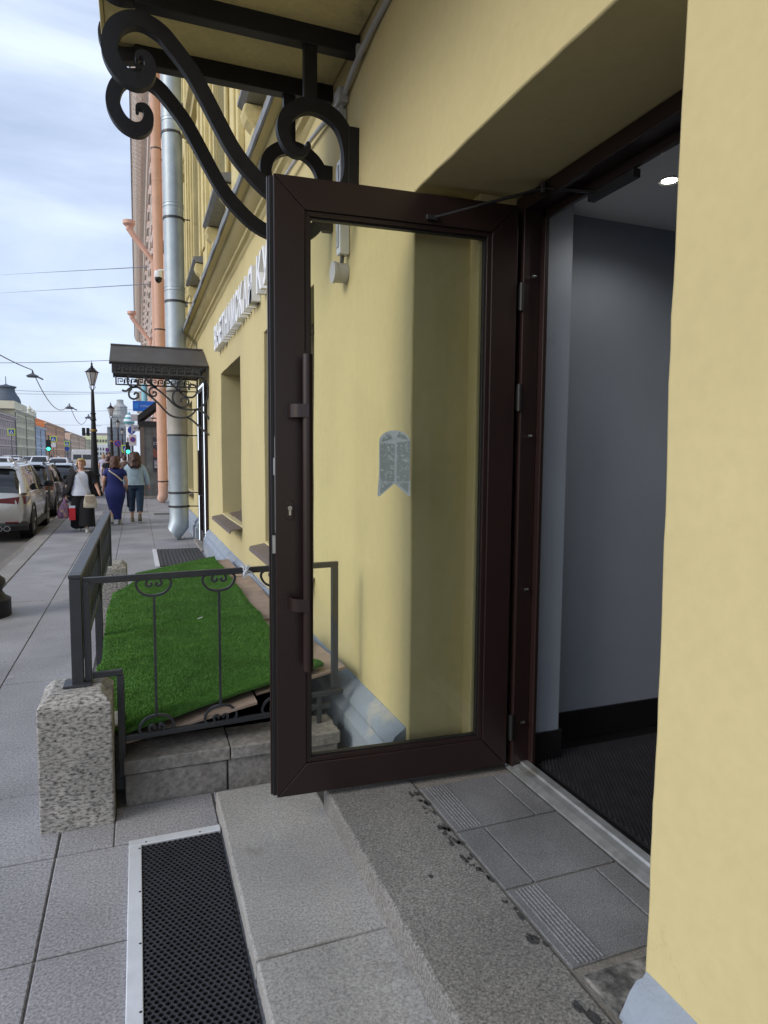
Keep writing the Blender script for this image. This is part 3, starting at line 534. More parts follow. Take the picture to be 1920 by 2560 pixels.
# ================================================================== GRANITE BLOCKS CARRYING THE RAILING
def block(x0, x1, y0, y1, h, label):
    n = 7; mb = MB(); ch = .045
    lv = [(0, -.03), (0, .1), (0, .25), (0, .4), (0, h-ch), (ch, h)]
    rs = []
    for ins, z in lv:
        ring = []
        for k in range(4*n):
            s_, t = divmod(k, n); f = t/n
            cx = [x0+(x1-x0)*f, x1, x1-(x1-x0)*f, x0][s_]; cy = [y0, y0+(y1-y0)*f, y1, y1-(y1-y0)*f][s_]
            mx_, my_ = .5*(x0+x1), .5*(y0+y1); sx = (1-2*ins/(x1-x0)); sy = (1-2*ins/(y1-y0))
            px, py = mx_+(cx-mx_)*sx, my_+(cy-my_)*sy
            j = .004; tp = 1.0
            ring.append((mx_+(px-mx_)*tp+n1(px*11, py*11, z*11)*j, my_+(py-my_)*tp+n1(px*11+4, py*11, z*11)*j, z+(n1(px*9, py*9, 8)*.008 if z > 0 else 0)))
        rs.append(ring)
    return tag(mb.rings(rs).build('granite_block', 'gr_block', None, bevel=.007, seg=2), label, 'stone block', 'granite blocks at the ends of the side railing')
block(-.43, -.13, 3.075, 3.40, .60, 'large speckled granite block at the near corner of the railing')
block(-.40, -.12, 6.95, 7.25, .58, 'small pale granite block at the far end of the side railing')
# ================================================================== IRON RAILING
rl = thing('iron_railing', 'dark grey iron railing with scrolled bars around the turf ramp', 'railing', (-.27, 3.25, .6))
YP = 3.28
bar = lambda n, x0, x1, y0, y1, z0, z1, par=rl: MB().box(x0, x1, y0, y1, z0, z1).build(n, 'iron_grey', par, bevel=.003)
bar('post', -.300, -.250, 3.225, 3.275, .605, 1.092); bar('base_plate', -.335, -.215, 3.19, 3.30, .598, .612)
bar('post', -.246, -.216, 3.235, 3.265, .612, 1.075)
for yy in (4.95, 6.85): bar('post', -.300, -.250, yy-.025, yy+.025, .0 if yy < 6 else .58, 1.092)
sl = (1.118-1.075)/(1.0+.25)
def skew(mb, f): mb.v = [f(p) for p in mb.v]; return mb
pf = lambda p: (p[0], p[1]+(p[0]+.25)*.085, p[2])        # the front panel runs slightly skew to the wall
def pbar(n, *a): return skew(MB().box(*a), pf).build(n, 'iron_grey', rl, bevel=.003)
pbar('top_rail', -.246, 1.0, 3.24, 3.265, 1.062, 1.092); pbar('end_post', .965, 1.0, 3.24, 3.275, .40, 1.061)
pbar('lower_rail', -.214, -.085, 3.24, 3.265, .618, .645); pbar('drop_bar', -.112, -.080, 3.238, 3.27, .12, .617); pbar('bottom_rail', -.079, .96, 3.24, 3.265, .292, .318)
pbar('end_bracket', .84, 1.03, 3.24, 3.265, .36, .385); pbar('end_bracket', .88, .905, 3.24, 3.265, .20, .359)
bar('handrail', -.302, -.248, 3.275, 6.9, 1.094, 1.112); bar('lower_side_rail', -.288, -.262, 3.275, 6.83, .66, .685)
bar('handrail_end', -.3025, -.2475, 3.222, 3.2745, 1.0935, 1.1115)
def cscroll(xc, zc, w, h, up):       # open C with curled ends
    pts = []
    R_ = w/2
    base = [(.20, .52), (.12, .36), (.26, .22), (.46, .40), (.40, .78), (.62, .98), (1.0, .62), (.96, .10), (.60, -.42), (0, -.58)]
    right = [(q[0], q[1]) for q in base]
    full = [(R_*q[0], h*q[1]) for q in right]+[(-R_*q[0], h*q[1]) for q in reversed(right[:-1])]
    full = smoothpath([(xc+p, zc+(q if up else -q)) for p, q in full], 5); return full
for i, xc in enumerate((.062, .368, .66)):
    m = skew(MB().box(xc-.006, xc+.006, 3.246, 3.258, .40 if True else 0, .985), pf); bb = m.build('baluster', 'iron_grey', rl)
    for up, zc in ((True, 1.018), (False, .362)):
        skew(MB().strip(cscroll(xc, zc, .155, .058, up), .011, 3.245, 3.259), pf).build('scroll', 'iron_grey', bb)
ys = [3.36+k*.118 for k in range(30)]
b0_ = None
for yy in ys:
    if abs(yy-4.95) < .05: continue
    if b0_ is None:
        m = MB().box(-.281, -.269, yy-.006, yy+.006, .68, 1.09)
        for zc, s_ in ((1.0, 1), (.76, -1)):
            pts = smoothpath([(.03*cos(a), zc+.052*sin(a)) for a in [k*pi/8 for k in range(17)]], 2)
            m.tube([(-.275, yy+p, q) for p, q in pts], .006, 6)
        b0_ = m.build('baluster', 'iron_grey', rl)
    else:
        o = b0_.copy(); COL.objects.link(o); o.location.y += yy-ys[0]
wr = smoothpath([(.475, 3.30, 1.10), (.50, 3.285, 1.085), (.49, 3.28, 1.055), (.512, 3.30, 1.10), (.485, 3.29, 1.06), (.52, 3.285, 1.075), (.56, 3.30, 1.02), (.60, 3.31, .985)], 5)
tag(MB().tube(wr, .0028, 6).tube([(p[0]+.008*sin(i*1.3), p[1]-.006, p[2]+.01*cos(i*.9)) for i, p in enumerate(wr[:26])], .0028, 6).build('wire_knot', mat('wire_pale', (.62, .66, .72), .4)), 'pale wire knotted around the top bar of the railing', 'wire')
# ================================================================== TURF RAMP
def ramp(x, y):
    s_ = min(max((y-3.3)/1.1, 0), 1); s_ = s_*s_*(3-2*s_); u = (x+.1)/1.2
    zn = .275+.215*u; zf = .345+.05*u-.006*(y-4.4)
    return zn+(zf-zn)*s_
bo = [(-.10, .55, 3.30, 5.4, 0), (.56, 1.06, 3.42, 5.0, .004), (.50, 1.06, 4.98, 6.0, .022), (.62, 1.09, 5.8, 7.0, .006), (.5, 1.03, 6.95, 8.2, .016), (-.15, .56, 5.42, 6.7, .004), (-.03, .90, 6.95, 7.62, .001)]
labs = ['brown plywood board under the near corner of the turf', 'brown plywood board beside the wall at the near end of the ramp', 'raised brown plywood board overlapping its neighbour along the wall', 'brown plywood board by the wall half way along the turf ramp', 'brown plywood board by the wall at the far end of the ramp', 'plywood board under the far left half of the turf', 'pale plywood board edge at the far foot of the turf ramp']
for (x0, x1, y0, y1, dz), lb in zip(bo, labs):
    m = MB(); a = radians(2*n1(x0*7, y0*3)*3)
    c = [(x0, y0), (x1, y0), (x1, y1), (x0, y1)]; mx_, my_ = .5*(x0+x1), .5*(y0+y1)
    c = [(mx_+(p-mx_)*cos(a)-(q-my_)*sin(a)*.3, my_+(q-my_)+(p-mx_)*sin(a)) for p, q in c]
    m.rings([[(p, q, ramp(p, q)+dz-.016) for p, q in c], [(p, q, ramp(p, q)+dz) for p, q in c]]); tag(m.build('plywood_board', 'plywood', None, bevel=.002), lb, 'board', 'plywood boards of the turf ramp')
MB_ = MB().rings([[(.0+dx, 3.215+dy, .232+dz) for dx, dz in ((0, 0), (0, .012), (.04, .012), (.04, 0))] for dy in (0,)]+[[(.42, 3.60, .50), (.42, 3.60, .512), (.46, 3.60, .512), (.46, 3.60, .50)]])
def tedge(y):      # left and right edge of the turf
    xl = (-.245+.03*n1(y*.8) if y > 3.6 else -.10-.14*(y-3.3)/.3)+.2*min(1, max(0, (y-6.5)/.45))
    xr = (.95-.08*min(1, max(0, (y-3.5)/1.0)))+.03*n1(y*1.1, 5)
    return xl, xr
def tz(x, y):
    z = ramp(x, y)+.046
    yy = y-.16*x
    z += .10*math.exp(-((yy-3.97)/.20)**2)-.028*math.exp(-((yy-3.55)/.13)**2)+.03*math.exp(-((yy-4.75-.1*x)/.13)**2)+.022*math.exp(-((yy-5.7-.2*x)/.22)**2)-.012*math.exp(-((yy-5.35)/.15)**2)+.010*n1(x*2, y*2, 3)
    z += .03*math.exp(-((yy-7.0)/.25)**2)
    return z
def tpos(u, v):
    y0 = 3.29; y1 = 7.6
    xl, xr = tedge(y0+(y1-y0)*v); x = xl+(xr-xl)*u
    ya = 3.285+.16*u+.015*n1(u*6); yb = 7.55+.75*u
    y = ya+(yb-ya)*v; xl, xr = tedge(y); x = xl+(xr-xl)*u
    return (x, y, tz(x, y))
tf = thing('artificial_turf', 'bright green artificial turf carpet laid wrinkled over the plywood ramp', 'turf carpet', (.35, 5.5, .2))
t1 = MB().grid(tpos, 26, 110); nv_ = len(t1.v); low = [(x, y, z-.012) for x, y, z in t1.v]; t1.v += low; t1.f += [tuple(reversed([k+nv_ for k in q])) for q in t1.f]
ed = [u*111 for u in range(27)]
for a, b in zip(ed[:-1], ed[1:]): t1.f.append((a, b, b+nv_, a+nv_))
for a in range(110): t1.f.append((a, a+1, a+1+nv_, a+nv_)); t1.f.append((26*111+a, 26*111+a+1, 26*111+a+1+nv_, 26*111+a+nv_))
t1.build('turf_backing', 'turf_base', tf, smooth='all')
gb = MB(); rr = random.Random(3)
for i in range(150000):
    v = rr.random()**1.75; u = rr.random(); x, y, z = tpos(u, v); L = rr.uniform(.008, .014); a = rr.uniform(0, 2*pi); w = rr.uniform(.0016, .003); ln = rr.uniform(.1, .6); a2 = -1.2+rr.uniform(-1.2, 1.2)
    gb.v += [(x-w*cos(a), y-w*sin(a), z-.002), (x+w*cos(a), y+w*sin(a), z-.002), (x+L*ln*cos(a2), y+L*ln*sin(a2), z+L*math.sqrt(1-ln*ln*.8))]; k = 3*i; gb.f.append((k, k+1, k+2))
gme = bpy.data.meshes.new('grass_blades'); off = tf.location; gme.from_pydata([(x-off.x, y-off.y, z-off.z) for x, y, z in gb.v], [], gb.f); gme.materials.append(MATS['turf']); go = bpy.data.objects.new('grass_blades', gme); COL.objects.link(go); go.parent = tf; go['kind'] = 'stuff'
MB().box(-.02, .02, 0, .008, 0, .006)
for x, y, L, lb in ((.40, 5.0, .035, 'white cigarette butt lying on the turf in mid ramp'),):
    tag(MB().tube([(x, y, tz(x, y)+.02), (x+L, y+.02, tz(x, y)+.024)], .0045, 6).build('cigarette_butt', 'sign_white'), lb, 'litter')
# ================================================================== MATS
def hexmat(x0, x1, y0, y1, zt, s, parent, wall=.0022):
    mb = MB(); hw = s*math.sqrt(3)/2*1.0; r = 0; y = y0
    dx = s*1.0; dy = s*.80
    ny = int((y1-y0)/dy); nx = int((x1-x0)/dx)
    for j in range(ny):
        yc = y0+(j+.5)*dy
        for i in range(nx):
            xc = x0+(i+(.5 if j % 2 else 0)+.25)*dx
            if xc+dx*.5 > x1: continue
            o, q = [], []
            for k in range(6):
                a = pi/6+k*pi/3; o.append((xc+.577*dx*cos(a), yc+.60*dy/.866*sin(a)*.98)); q.append((xc+.577*dx*.66*cos(a), yc+.60*dy*.66/.866*sin(a)))
            b = len(mb.v); mb.v += [(p[0], p[1], zt+.0012*n1(p[0]*60, p[1]*60)) for p in o]+[(p[0], p[1], zt-.0006) for p in q]+[(p[0], p[1], zt-.014) for p in q]
            for k in range(6):
                k2 = (k+1) % 6; mb.f += [(b+k, b+k2, b+6+k2, b+6+k), (b+6+k, b+6+k2, b+12+k2, b+12+k)]
    m = mb.build('rubber_honeycomb', 'rubber', parent); m['kind'] = 'stuff'; return m
dmt = thing('door_mat', 'black honeycomb rubber mat in an aluminium frame beside the lowest step', 'mat', (.12, 2.0, 0))
hexmat(-.018, .306, .45, 2.815, .019, .0215, dmt)
MB().box(-.03, .306, .4, 2.82, .001, .006).build('mat_base', 'black', dmt)
MB().extr([(-.068, .001), (-.068, .020), (-.066, .022), (-.020, .022), (-.018, .020), (-.018, .001)], 'y', .4, 2.816).build('frame_bar', 'alu', dmt, bevel=.0015)
MB().extr([(2.817, .001), (2.817, .020), (2.819, .022), (2.862, .022), (2.864, .020), (2.864, .001)], 'x', -.068, .306).build('frame_bar', 'alu', dmt, bevel=.0015)
for q in ((-.026, 2.79), (-.026, 2.50), (-.026, 2.22), (-.026, 1.93), (-.026, 1.62), (-.026, 1.35)): MB().lathe([(0, .0225), (.0045, .0225), (.005, .0205)], q[0], q[1], 8, cap=False).build('rivet', 'black', dmt)
for q in (.0, .22): MB().lathe([(0, .0225), (.0045, .0225), (.005, .0205)], q, 2.83, 8, cap=False).build('rivet', 'black', dmt)
fm = thing('door_mat', 'ribbed grey-black mat in front of the door with the light strip', 'mat', (.6, 11, 0))
MB().box(.22, .285, 10.2, 12.1, .001, .02).build('frame_bar', 'alu', fm); MB().box(.29, 1.0, 10.2, 12.1, .001, .008).build('mat_base', 'black', fm)
for k in range(12): MB().box(.30+k*.058, .335+k*.058, 10.2, 12.08, .008, .018).build('rib', mat('rib_grey', (.05, .05, .055), .8), fm)
im = thing('door_mat', 'black bristled rubber mat lying inside the doorway', 'mat', (2.4, 2.2, .19))
MB().box(1.76, 3.6, .8, 2.66, .191, .197).build('mat_base', 'black', im)
nb = MB(); 
for i in range(74):
    for j in range(96):
        x = 1.775+i*.0185+(j % 2)*.009; y = 1.0+j*.0172
        b = len(nb.v); nb.v += [(x-.006, y-.004, .197), (x+.006, y-.004, .197), (x+.006, y+.004, .197), (x-.006, y+.004, .197), (x-.004, y-.001, .212), (x+.004, y-.001, .212)]
        nb.f += [(b, b+1, b+5, b+4), (b+1, b+2, b+5), (b+2, b+3, b+4, b+5), (b+3, b, b+4)]
nbo = nb.build('bristles', mat('bristle', (.03, .03, .036), .45, var=.3, vs=20), im); nbo['kind'] = 'stuff'
# ================================================================== CANOPY WITH SCROLL BRACKETS
ca = thing('entrance_canopy', 'yellow plastered canopy on heavy black iron scroll brackets above the door', 'canopy', (.5, 3.5, 3.8))
MB().box(-.105, W-.003, -3.5, 4.045, 3.86, 4.0).build('canopy_slab', 'plaster_old', ca, bevel=.01)
MB().box(-.125, -.106, -3.5, 4.05, 3.85, 4.03).build('canopy_fascia', 'plaster_old', ca, bevel=.006)
near = [(.043, 3.52), (.051, 3.548), (.085, 3.548), (.103, 3.506), (.087, 3.452), (.041, 3.424), (-.019, 3.443), (-.062, 3.495), (-.078, 3.566), (-.051, 3.647), (.01, 3.695), (.077, 3.702), (.153, 3.67), (.206, 3.62), (.259, 3.561), (.306, 3.5), (.361, 3.408), (.425, 3.295), (.49, 3.188), (.565, 3.102), (.676, 3.01), (.8, 2.965), (.946, 2.972), (1.045, 3.035), (1.10, 3.15), (1.095, 3.30), (1.05, 3.405), (.965, 3.462), (.865, 3.470), (.775, 3.415), (.744, 3.33), (.77, 3.251), (.828, 3.223), (.873, 3.256), (.869, 3.285)]
sp_ = smoothpath([(p[0], p[1], 0) for p in near], 6); sp_ = [(p[0], p[1]) for p in sp_]; n_ = len(sp_)
wid = [min(.073, .014+.059*min(i/28, 1), .014+.059*min((n_-1-i)/26, 1)) for i in range(n_)]
for k, yb in enumerate((3.5, 4.0)):
    lo = 0
    br_ = MB().strip(sp_, wid, yb-.024, yb+.024).build('scroll_bracket', 'black_iron', ca, bevel=.004)
    MB().box(.852, .922, yb-.022, yb+.022, 3.47, 3.79).build('hanger', 'black_iron', br_, bevel=.003)
    MB().box(1.09, W+.002, yb-.030, yb+.030, 3.02, 3.40).build('wall_plate', 'black_iron', br_, bevel=.004)
    MB().box(.04, W, yb-.035, yb+.035, 3.765, 3.875).build('soffit_bar', 'black_iron', ca, bevel=.004)
    cu = smoothpath([(.06, 3.815, 0), (-.03, 3.80, 0), (-.085, 3.825, 0), (-.108, 3.88, 0), (-.10, 3.93, 0)], 5)
    MB().strip([(p[0], p[1]) for p in cu], .07, yb-.032, yb+.032).build('bar_end', 'black_iron', ca, bevel=.003)
# cable conduit, corrugated, along the wall under the canopy
cpts = smoothpath([(1.135, -1.0, 3.79), (1.135, 1.5, 3.775), (1.134, 3.0, 3.76), (1.130, 3.3, 3.74), (1.125, 3.52, 3.70), (1.13, 3.68, 3.66)], 6)
cb = thing('cable_conduit', 'thin grey cable conduit running under the canopy along the wall', 'conduit', (1.13, 3.0, 3.76))
MB().tube(cpts, .015, 10).build('pipe', 'grey_plastic', cb, smooth=True)
MB().tube(smoothpath([(1.125, 3.72, 3.62), (1.115, 4.2, 3.70), (1.10, 5.0, 3.76), (1.10, 5.4, 3.74), (1.13, 6.0, 3.52), (1.12, 6.15, 3.44)], 6), .014, 10).build('pipe', 'grey_plastic', cb, smooth=True)
for yy in (1.9, 2.75, 3.42): MB().box(1.115, W, yy-.012, yy+.012, 3.725, 3.785).build('clip', 'grey_plastic', cb)
lf = thing('wall_light', 'slim grey vertical light fitting with round box on the wall behind the glass', 'wall light', (1.13, 3.68, 2.7))
MB().box(1.09, W, 3.635, 3.70, 2.79, 3.30).build('housing', 'alu', lf, bevel=.006); MB().box(1.084, 1.092, 3.648, 3.687, 2.83, 3.27).build('diffuser', mat('diff', (.5, .52, .55), .3), lf)
MB().tube([(1.12, 3.68, 2.79), (1.115, 3.685, 2.73)], .012, 8).build('cable', 'iron_grey', lf)
m_ = MB().rings([[(x, 3.70+.055*cos(k*pi/10), 2.70+.055*sin(k*pi/10)) for k in range(20)] for x in (1.075, 1.08, 1.149)]).rings([[(x, 3.70+.060*cos(k*pi/10), 2.70+.060*sin(k*pi/10)) for k in range(20)] for x in (1.066, 1.082)]); m_.build('junction_box', 'grey_plastic', lf, smooth=True, ang=40)
jb = MB().box(1.09, W, 3.66, 3.76, 3.62, 3.70).box(1.10, W, 3.69, 3.73, 3.52, 3.60); jb.build('cable_box', 'grey_plastic', cb, bevel=.008)
MB().tube([(1.125, 3.71, 3.62), (1.125, 3.705, 3.30)], .012, 8).build('pipe', 'grey_plastic', cb)
# ================================================================== RAISED LETTER SIGN
sg = thing('letter_sign', 'white raised Cyrillic letters spelling a restaurant sign on the yellow wall', 'sign', (1.08, 8, 3.15))
def put_letters(txt, ya, yb, zb, h, par):
    n = len(txt); adv = (yb-ya)/n
    for i, ch in enumerate(txt):
        if ch == ' ': continue
        t = text_mesh(ch, h/.73, .042, .012); wv = [p[0] for p in t.v]; w0, w1 = min(wv), max(wv); tw = abs(adv)*.84; s_ = tw/(w1-w0) if w1 > w0 else 1
        yc = ya+adv*(i+.5); sg_ = 1 if adv > 0 else -1
        t.v = [(1.106-p[2], yc+sg_*(p[0]-.5*(w0+w1))*s_, zb+p[1]) for p in t.v]; t.build('letter', 'sign_white', par)
put_letters('ВЬЕТНАМСКАЯ', 9.78, 6.44, 3.15, .31, sg); put_letters('КУХНЯ', 6.24, 4.70, 3.15, .31, sg)
MB().box(1.132, W+.01, 6.42, 9.80, 3.20, 3.24).box(1.132, W+.01, 4.7, 6.25, 3.20, 3.24).build('rail', 'grey_plastic', sg)
# ================================================================== DOWNPIPES
def downpipe(name, label, X, Y, r, ztop, m, foot, clampz, seamz, segs):
    t = thing(name, label, 'downpipe', (X, Y, 0), 'downpipes on the house fronts')
    for a, b, mm, k in segs:
        MB().lathe([(r*k, a), (r*k*1.0, b-.05), (r*k*1.05, b-.04), (r*k*1.05, b)], X, Y, 24).build('pipe_section', mm, t, smooth=True, ang=50)
    for z in seamz:
        MB().lathe([(r*1.0, z-.05), (r*1.05, z-.045), (r*1.05, z-.03), (r*1.01, z-.025), (r*1.01, z+.01), (r*1.05, z+.015), (r*1.05, z+.03), (r, z+.035)], X, Y, 24, cap=False).build('seam', m, t, smooth=True, ang=40)
    for z in clampz:
        c = MB().lathe([(r*1.06, z-.02), (r*1.08, z-.02), (r*1.08, z+.02), (r*1.06, z+.02)], X, Y, 24).build('clamp', 'iron_grey', t)
        MB().tube([(X+r*.9, Y-.05, z), (W+.02, Y-.10, z)], .012, 6).build('stay', 'iron_grey', c)
    # foot elbow, cut square, pointing to the street
    a = radians(40); rs = []
    for s_, (dx, dz) in zip((0, .5, 1), ((0, 0), (0, -.02), (-.0, -.02))): pass
    top, mid, end = foot
    ring = lambda c, n_, rr: [Vector(c)+Vector((cos(q)*n_[0], sin(q), cos(q)*n_[1]))*rr for q in [2*pi*k/24 for k in range(24)]]
    rs = [[(X+r*.98*cos(q)*a_+dx, Y+dy+r*.98*sin(q), top+dz+r*cos(q)*b_) for q in [2*pi*k/24 for k in range(24)]] for a_, b_, dx, dz, dy in ((1, 0, 0, 0, 0), (1, -.48, 0, -.30, 0), (.56, -.70, -.12, -.515, -.03))]
    MB().rings(rs, cap=False).build('elbow', m, t, smooth=True, ang=40)
    return t
downpipe('downpipe', 'fat galvanised grey downpipe beyond the scrolled awning', .76, 13.55, .185, 17, 'zinc', (.62, .36, .14), (.66, .93, 2.05, 2.9, 4.6, 6.15, 7.7, 9.3), (4.85, 6.4, 7.95, 9.5, 11), [(.62, 2.05, 'zinc', 1.), (2.05, 2.95, 'zinc_old', 1.03), (2.95, 17, 'zinc', 1.0)])
downpipe('downpipe', 'salmon pink downpipe at the corner of the pink building', .84, 24.45, .165, 20, 'salmon', (.55, .32, .16), (.75, 6, 12), (2.3, 5, 8, 11, 14), [(.55, 20, 'salmon', 1.)])
# dome camera on a white arm
sc_ = thing('security_camera', 'small white and black dome camera on an arm by the salmon downpipe', 'camera', (.80, 23.4, 7.4))
MB().tube([(W, 23.4, 7.75), (.83, 23.4, 7.75), (.80, 23.4, 7.70)], .03, 8).build('arm', 'sign_white', sc_); MB().lathe([(.02, 7.72), (.12, 7.70), (.13, 7.52), (.12, 7.50)], .80, 23.4, 16).build('body', 'sign_white', sc_, smooth=True)
MB().lathe([(.115, 7.50), (.115, 7.44), (.09, 7.37), (.04, 7.33), (0, 7.325)], .80, 23.4, 16).build('dome', mat('cam_black', (.01, .01, .012), .1), sc_, smooth=True)
# ================================================================== SCROLLED AWNING OVER THE SECOND DOOR
aw = thing('scrolled_awning', 'dark metal gable awning with key-pattern frieze and scroll brackets over second door', 'awning', (.4, 12.2, 3.0))
Y0, Y1, YR = 11.3, 13.2, 12.25
def roofp(ya, za, yb, zb, n): 
    return MB().grid(lambda u, v: (-.37+1.51*u+(0), ya+(yb-ya)*v, za+(zb-za)*v+n1(u*5, v*3, ya)*.010), 14, 6)
for ya, za in ((Y0-.03, 3.115), (Y1+.03, 3.115)):
    t = roofp(ya, za, YR, 3.52, 0); nv2 = len(t.v); t.v += [(x, y, z-.012) for x, y, z in t.v]; t.f += [tuple(reversed([k+nv2 for k in q])) for q in t.f]; t.build('roof_sheet', 'roofmetal', aw)
MB().tube([(-.375, YR, 3.525), (1.14, YR, 3.525)], .022, 8).build('ridge', 'roofmetal', aw)
MB().extr([(Y0-.03, 3.11), (YR, 3.51), (Y1+.03, 3.11), (Y1, 3.08), (YR, 3.46), (Y0, 3.08)], 'x', -.375, -.345).build('verge', 'black_iron', aw)
def key_frieze(y, par):
    f = MB().box(-.34, 1.13, y-.008, y+.008, 2.945, 2.965).box(-.34, 1.13, y-.008, y+.008, 3.085, 3.105).box(-.34, -.315, y-.008, y+.008, 2.965, 3.085).box(1.105, 1.13, y-.008, y+.008, 2.965, 3.085); fo = f.build('frieze', 'awning_iron', par)
    x = -.30; wk = .118; t = .016
    k0 = None
    while x+wk < 1.10:
        if k0 is None:
            m = MB()
            for a, b, c, d in ((0, t, .018, .105), (t, .088, .089, .105), (.072, .088, .036, .089), (.036, .072, .036, .052), (.036, .052, .052, .072), (.0, .118, .0, .004), (.102, .118, .004, .085)): m.box(x+a, x+b, y-.006, y+.006, 2.967+c, 2.967+d)
            k0 = m.build('key', 'awning_iron', fo)
        else:
            o = k0.copy(); COL.objects.link(o); o.location.x += x-xk
        if x == -.30: xk = x
        x += wk
key_frieze(Y0, aw); key_frieze(Y1, aw)
MB().box(-.345, 1.14, Y0-.012, Y0+.012, 3.106, 3.13).box(-.345, 1.14, Y1-.012, Y1+.012, 3.106, 3.13).box(-.345, -.32, Y0+.012, Y1-.012, 3.106, 3.13).build('eave_bar', 'awning_iron', aw)
MB().box(-.33, 1.13, Y0+.02, Y1-.02, 3.10, 3.104).build('soffit_sheet', 'black', aw)
SCR = dict(a=[(-.012, 2.827), (.025, 2.857), (.045, 2.802), (.013, 2.756), (-.061, 2.753), (-.112, 2.817), (-.099, 2.906), (-.035, 2.964), (.038, 2.974), (.101, 2.949), (.184, 2.864), (.278, 2.768), (.395, 2.683), (.512, 2.575), (.608, 2.476), (.739, 2.423), (.929, 2.418), (1.042, 2.479), (1.123, 2.609), (1.137, 2.783), (1.071, 2.918), (.949, 2.992), (.827, 2.997), (.715, 2.923), (.674, 2.797), (.711, 2.673), (.798, 2.62), (.898, 2.624), (.961, 2.706), (.946, 2.797), (.868, 2.828), (.823, 2.78), (.845, 2.736)],
 b=[(-.198, 2.692), (-.136, 2.678), (-.072, 2.73), (.033, 2.746), (.117, 2.694), (.242, 2.598), (.348, 2.501), (.454, 2.38), (.539, 2.309), (.649, 2.278), (.792, 2.287), (.883, 2.347), (.94, 2.418)],
 c=[(-.051, 2.72), (-.094, 2.663), (-.086, 2.586), (-.024, 2.555), (.04, 2.59), (.042, 2.646), (0, 2.656), (-.017, 2.622)], d=[(.331, 2.759), (.245, 2.744), (.212, 2.687), (.243, 2.615), (.307, 2.623), (.319, 2.669), (.282, 2.684), (.27, 2.655)],
 e=[(.657, 2.739), (.59, 2.68), (.572, 2.577), (.619, 2.488), (.718, 2.445), (.807, 2.494), (.82, 2.575), (.754, 2.607), (.698, 2.57), (.719, 2.537)], f=[(.331, 2.759), (.247, 2.811), (.243, 2.9), (.315, 2.982), (.4, 2.975), (.507, 2.879), (.614, 2.771), (.711, 2.673)],
 g=[(.962, 2.419), (1.04, 2.387), (1.096, 2.342), (1.152, 2.263)], h=[(.792, 2.287), (.87, 2.244), (.947, 2.176), (1.14, 2.0)])
for yb in (11.4,):
    o0 = None
    for k, v in SCR.items():
        q = smoothpath([(p[0], p[1], 0) for p in v], 4)
        o = MB().strip([(p[0], p[1]) for p in q], .030, yb-.014, yb+.014).build('scroll', 'awning_iron', aw)
# ================================================================== NEIGHBOURS ON THE RIGHT
def terrace(name, label, y0, y1, X, H, wm, rows, base, winw=1.2, step=2.9, corn='cornice_st', rust=None, cproj=.9):
    t = thing(name, label, 'building', (X, y0, 0))
    MB().box(X, X+9, y0, y1, 0, H).build('wall', wm, t)
    wi = MB(); sr = MB()
    y = y0+1.3
    while y+winw < y1-.5:
        for z, h in rows: wi.box(X-.02, X+.05, y, y+winw, z, z+h); sr.box(X-.10, X-.001, y-.16, y-.001, z-.1, z+h+.15).box(X-.10, X-.001, y+winw+.001, y+winw+.16, z-.1, z+h+.15).box(X-.20, X-.001, y-.25, y+winw+.25, z+h+.16, z+h+.42).box(X-.18, X-.001, y-.22, y+winw+.22, z-.32, z-.11)
        y += step
    wo = wi.build('windows', 'darkglass', t); wo['kind'] = 'stuff'; so = sr.build('window_surrounds', corn, t); so['kind'] = 'stuff'
    c = MB().extr([(X, H-1.3), (X-.15, H-1.25), (X-.2, H-.95), (X-.45, H-.8), (X-.5, H-.55), (X-cproj, H-.4), (X-cproj, H-.1), (X, H+.1)], 'y', y0, y1).build('cornice', corn, t)
    MB().extr([(X-cproj-.05, H-.09), (X-cproj-.05, H), (X+.4, H+.3), (X+.4, H+.2)], 'y', y0, y1).build('roof_edge', 'roofmetal', t)
    dn = None
    y = y0+.3; k = 0
    while y < min(y1, y0+88) and k < 190:
        if dn is None: dn = MB().extr([(X-.93*cproj, H-.41), (X-.93*cproj, H-.58), (X-.75*cproj, H-.78), (X-.52*cproj, H-.92), (X-.45*cproj, H-.92), (X-.45*cproj, H-.41)], 'y', y, y+.34).build('bracket', corn, t, bevel=.02)
        else:
            o = dn.copy(); COL.objects.link(o); o.location.y += y-(y0+.3)
        y += .60; k += 1
    MB().extr([(X, 3.9), (X-.2, 4.0), (X-.25, 4.2), (X, 4.3)], 'y', y0, y1).build('string_course', corn, t)
    MB().box(X-.07, X-.001, y0, y1, 0, base).build('plinth', mat('grey_base', (.36, .36, .36), .9, var=.2, vs=3), t)
    if rust:
        k = 0; z = base+.05
        bm0 = None
        while z < 3.8:
            yy = y0+.05
            while yy < y0+5.8:
                if bm0 is None: bm0 = MB().box(X-.06, X-.001, yy, yy+1.1, z, z+.40).build('rustic_block', wm, t, bevel=.02)
                else:
                    o = bm0.copy(); COL.objects.link(o); o.location.y += yy-(y0+.05); o.location.z += z-(base+.05)
                yy += 1.16
            z += .45
    return t
terrace('pink_building', 'pink building with heavy bracketed cornice next to the yellow one', 24.2, 112, 1.13, 20.3, 'pinkwall', [(.95, 2.3), (5.2, 2.3), (9.6, 2.3), (13.8, 2.1)], .75, rust=True, cproj=1.03)
terrace('beige_building', 'beige house front beyond the pink building on the right', 112.1, 150, 1.18, 17, 'beigewall', [(.95, 2.3), (5.2, 2.3), (9.6, 2.3)], .7)
terrace('grey_house', 'grey house front farthest along the right side of the street', 150.2, 210, 1.15, 15, mat('greywall', (.42, .41, .40), .9, var=.1), [(.95, 2.3), (5.2, 2.3), (9.6, 2.3)], .7)
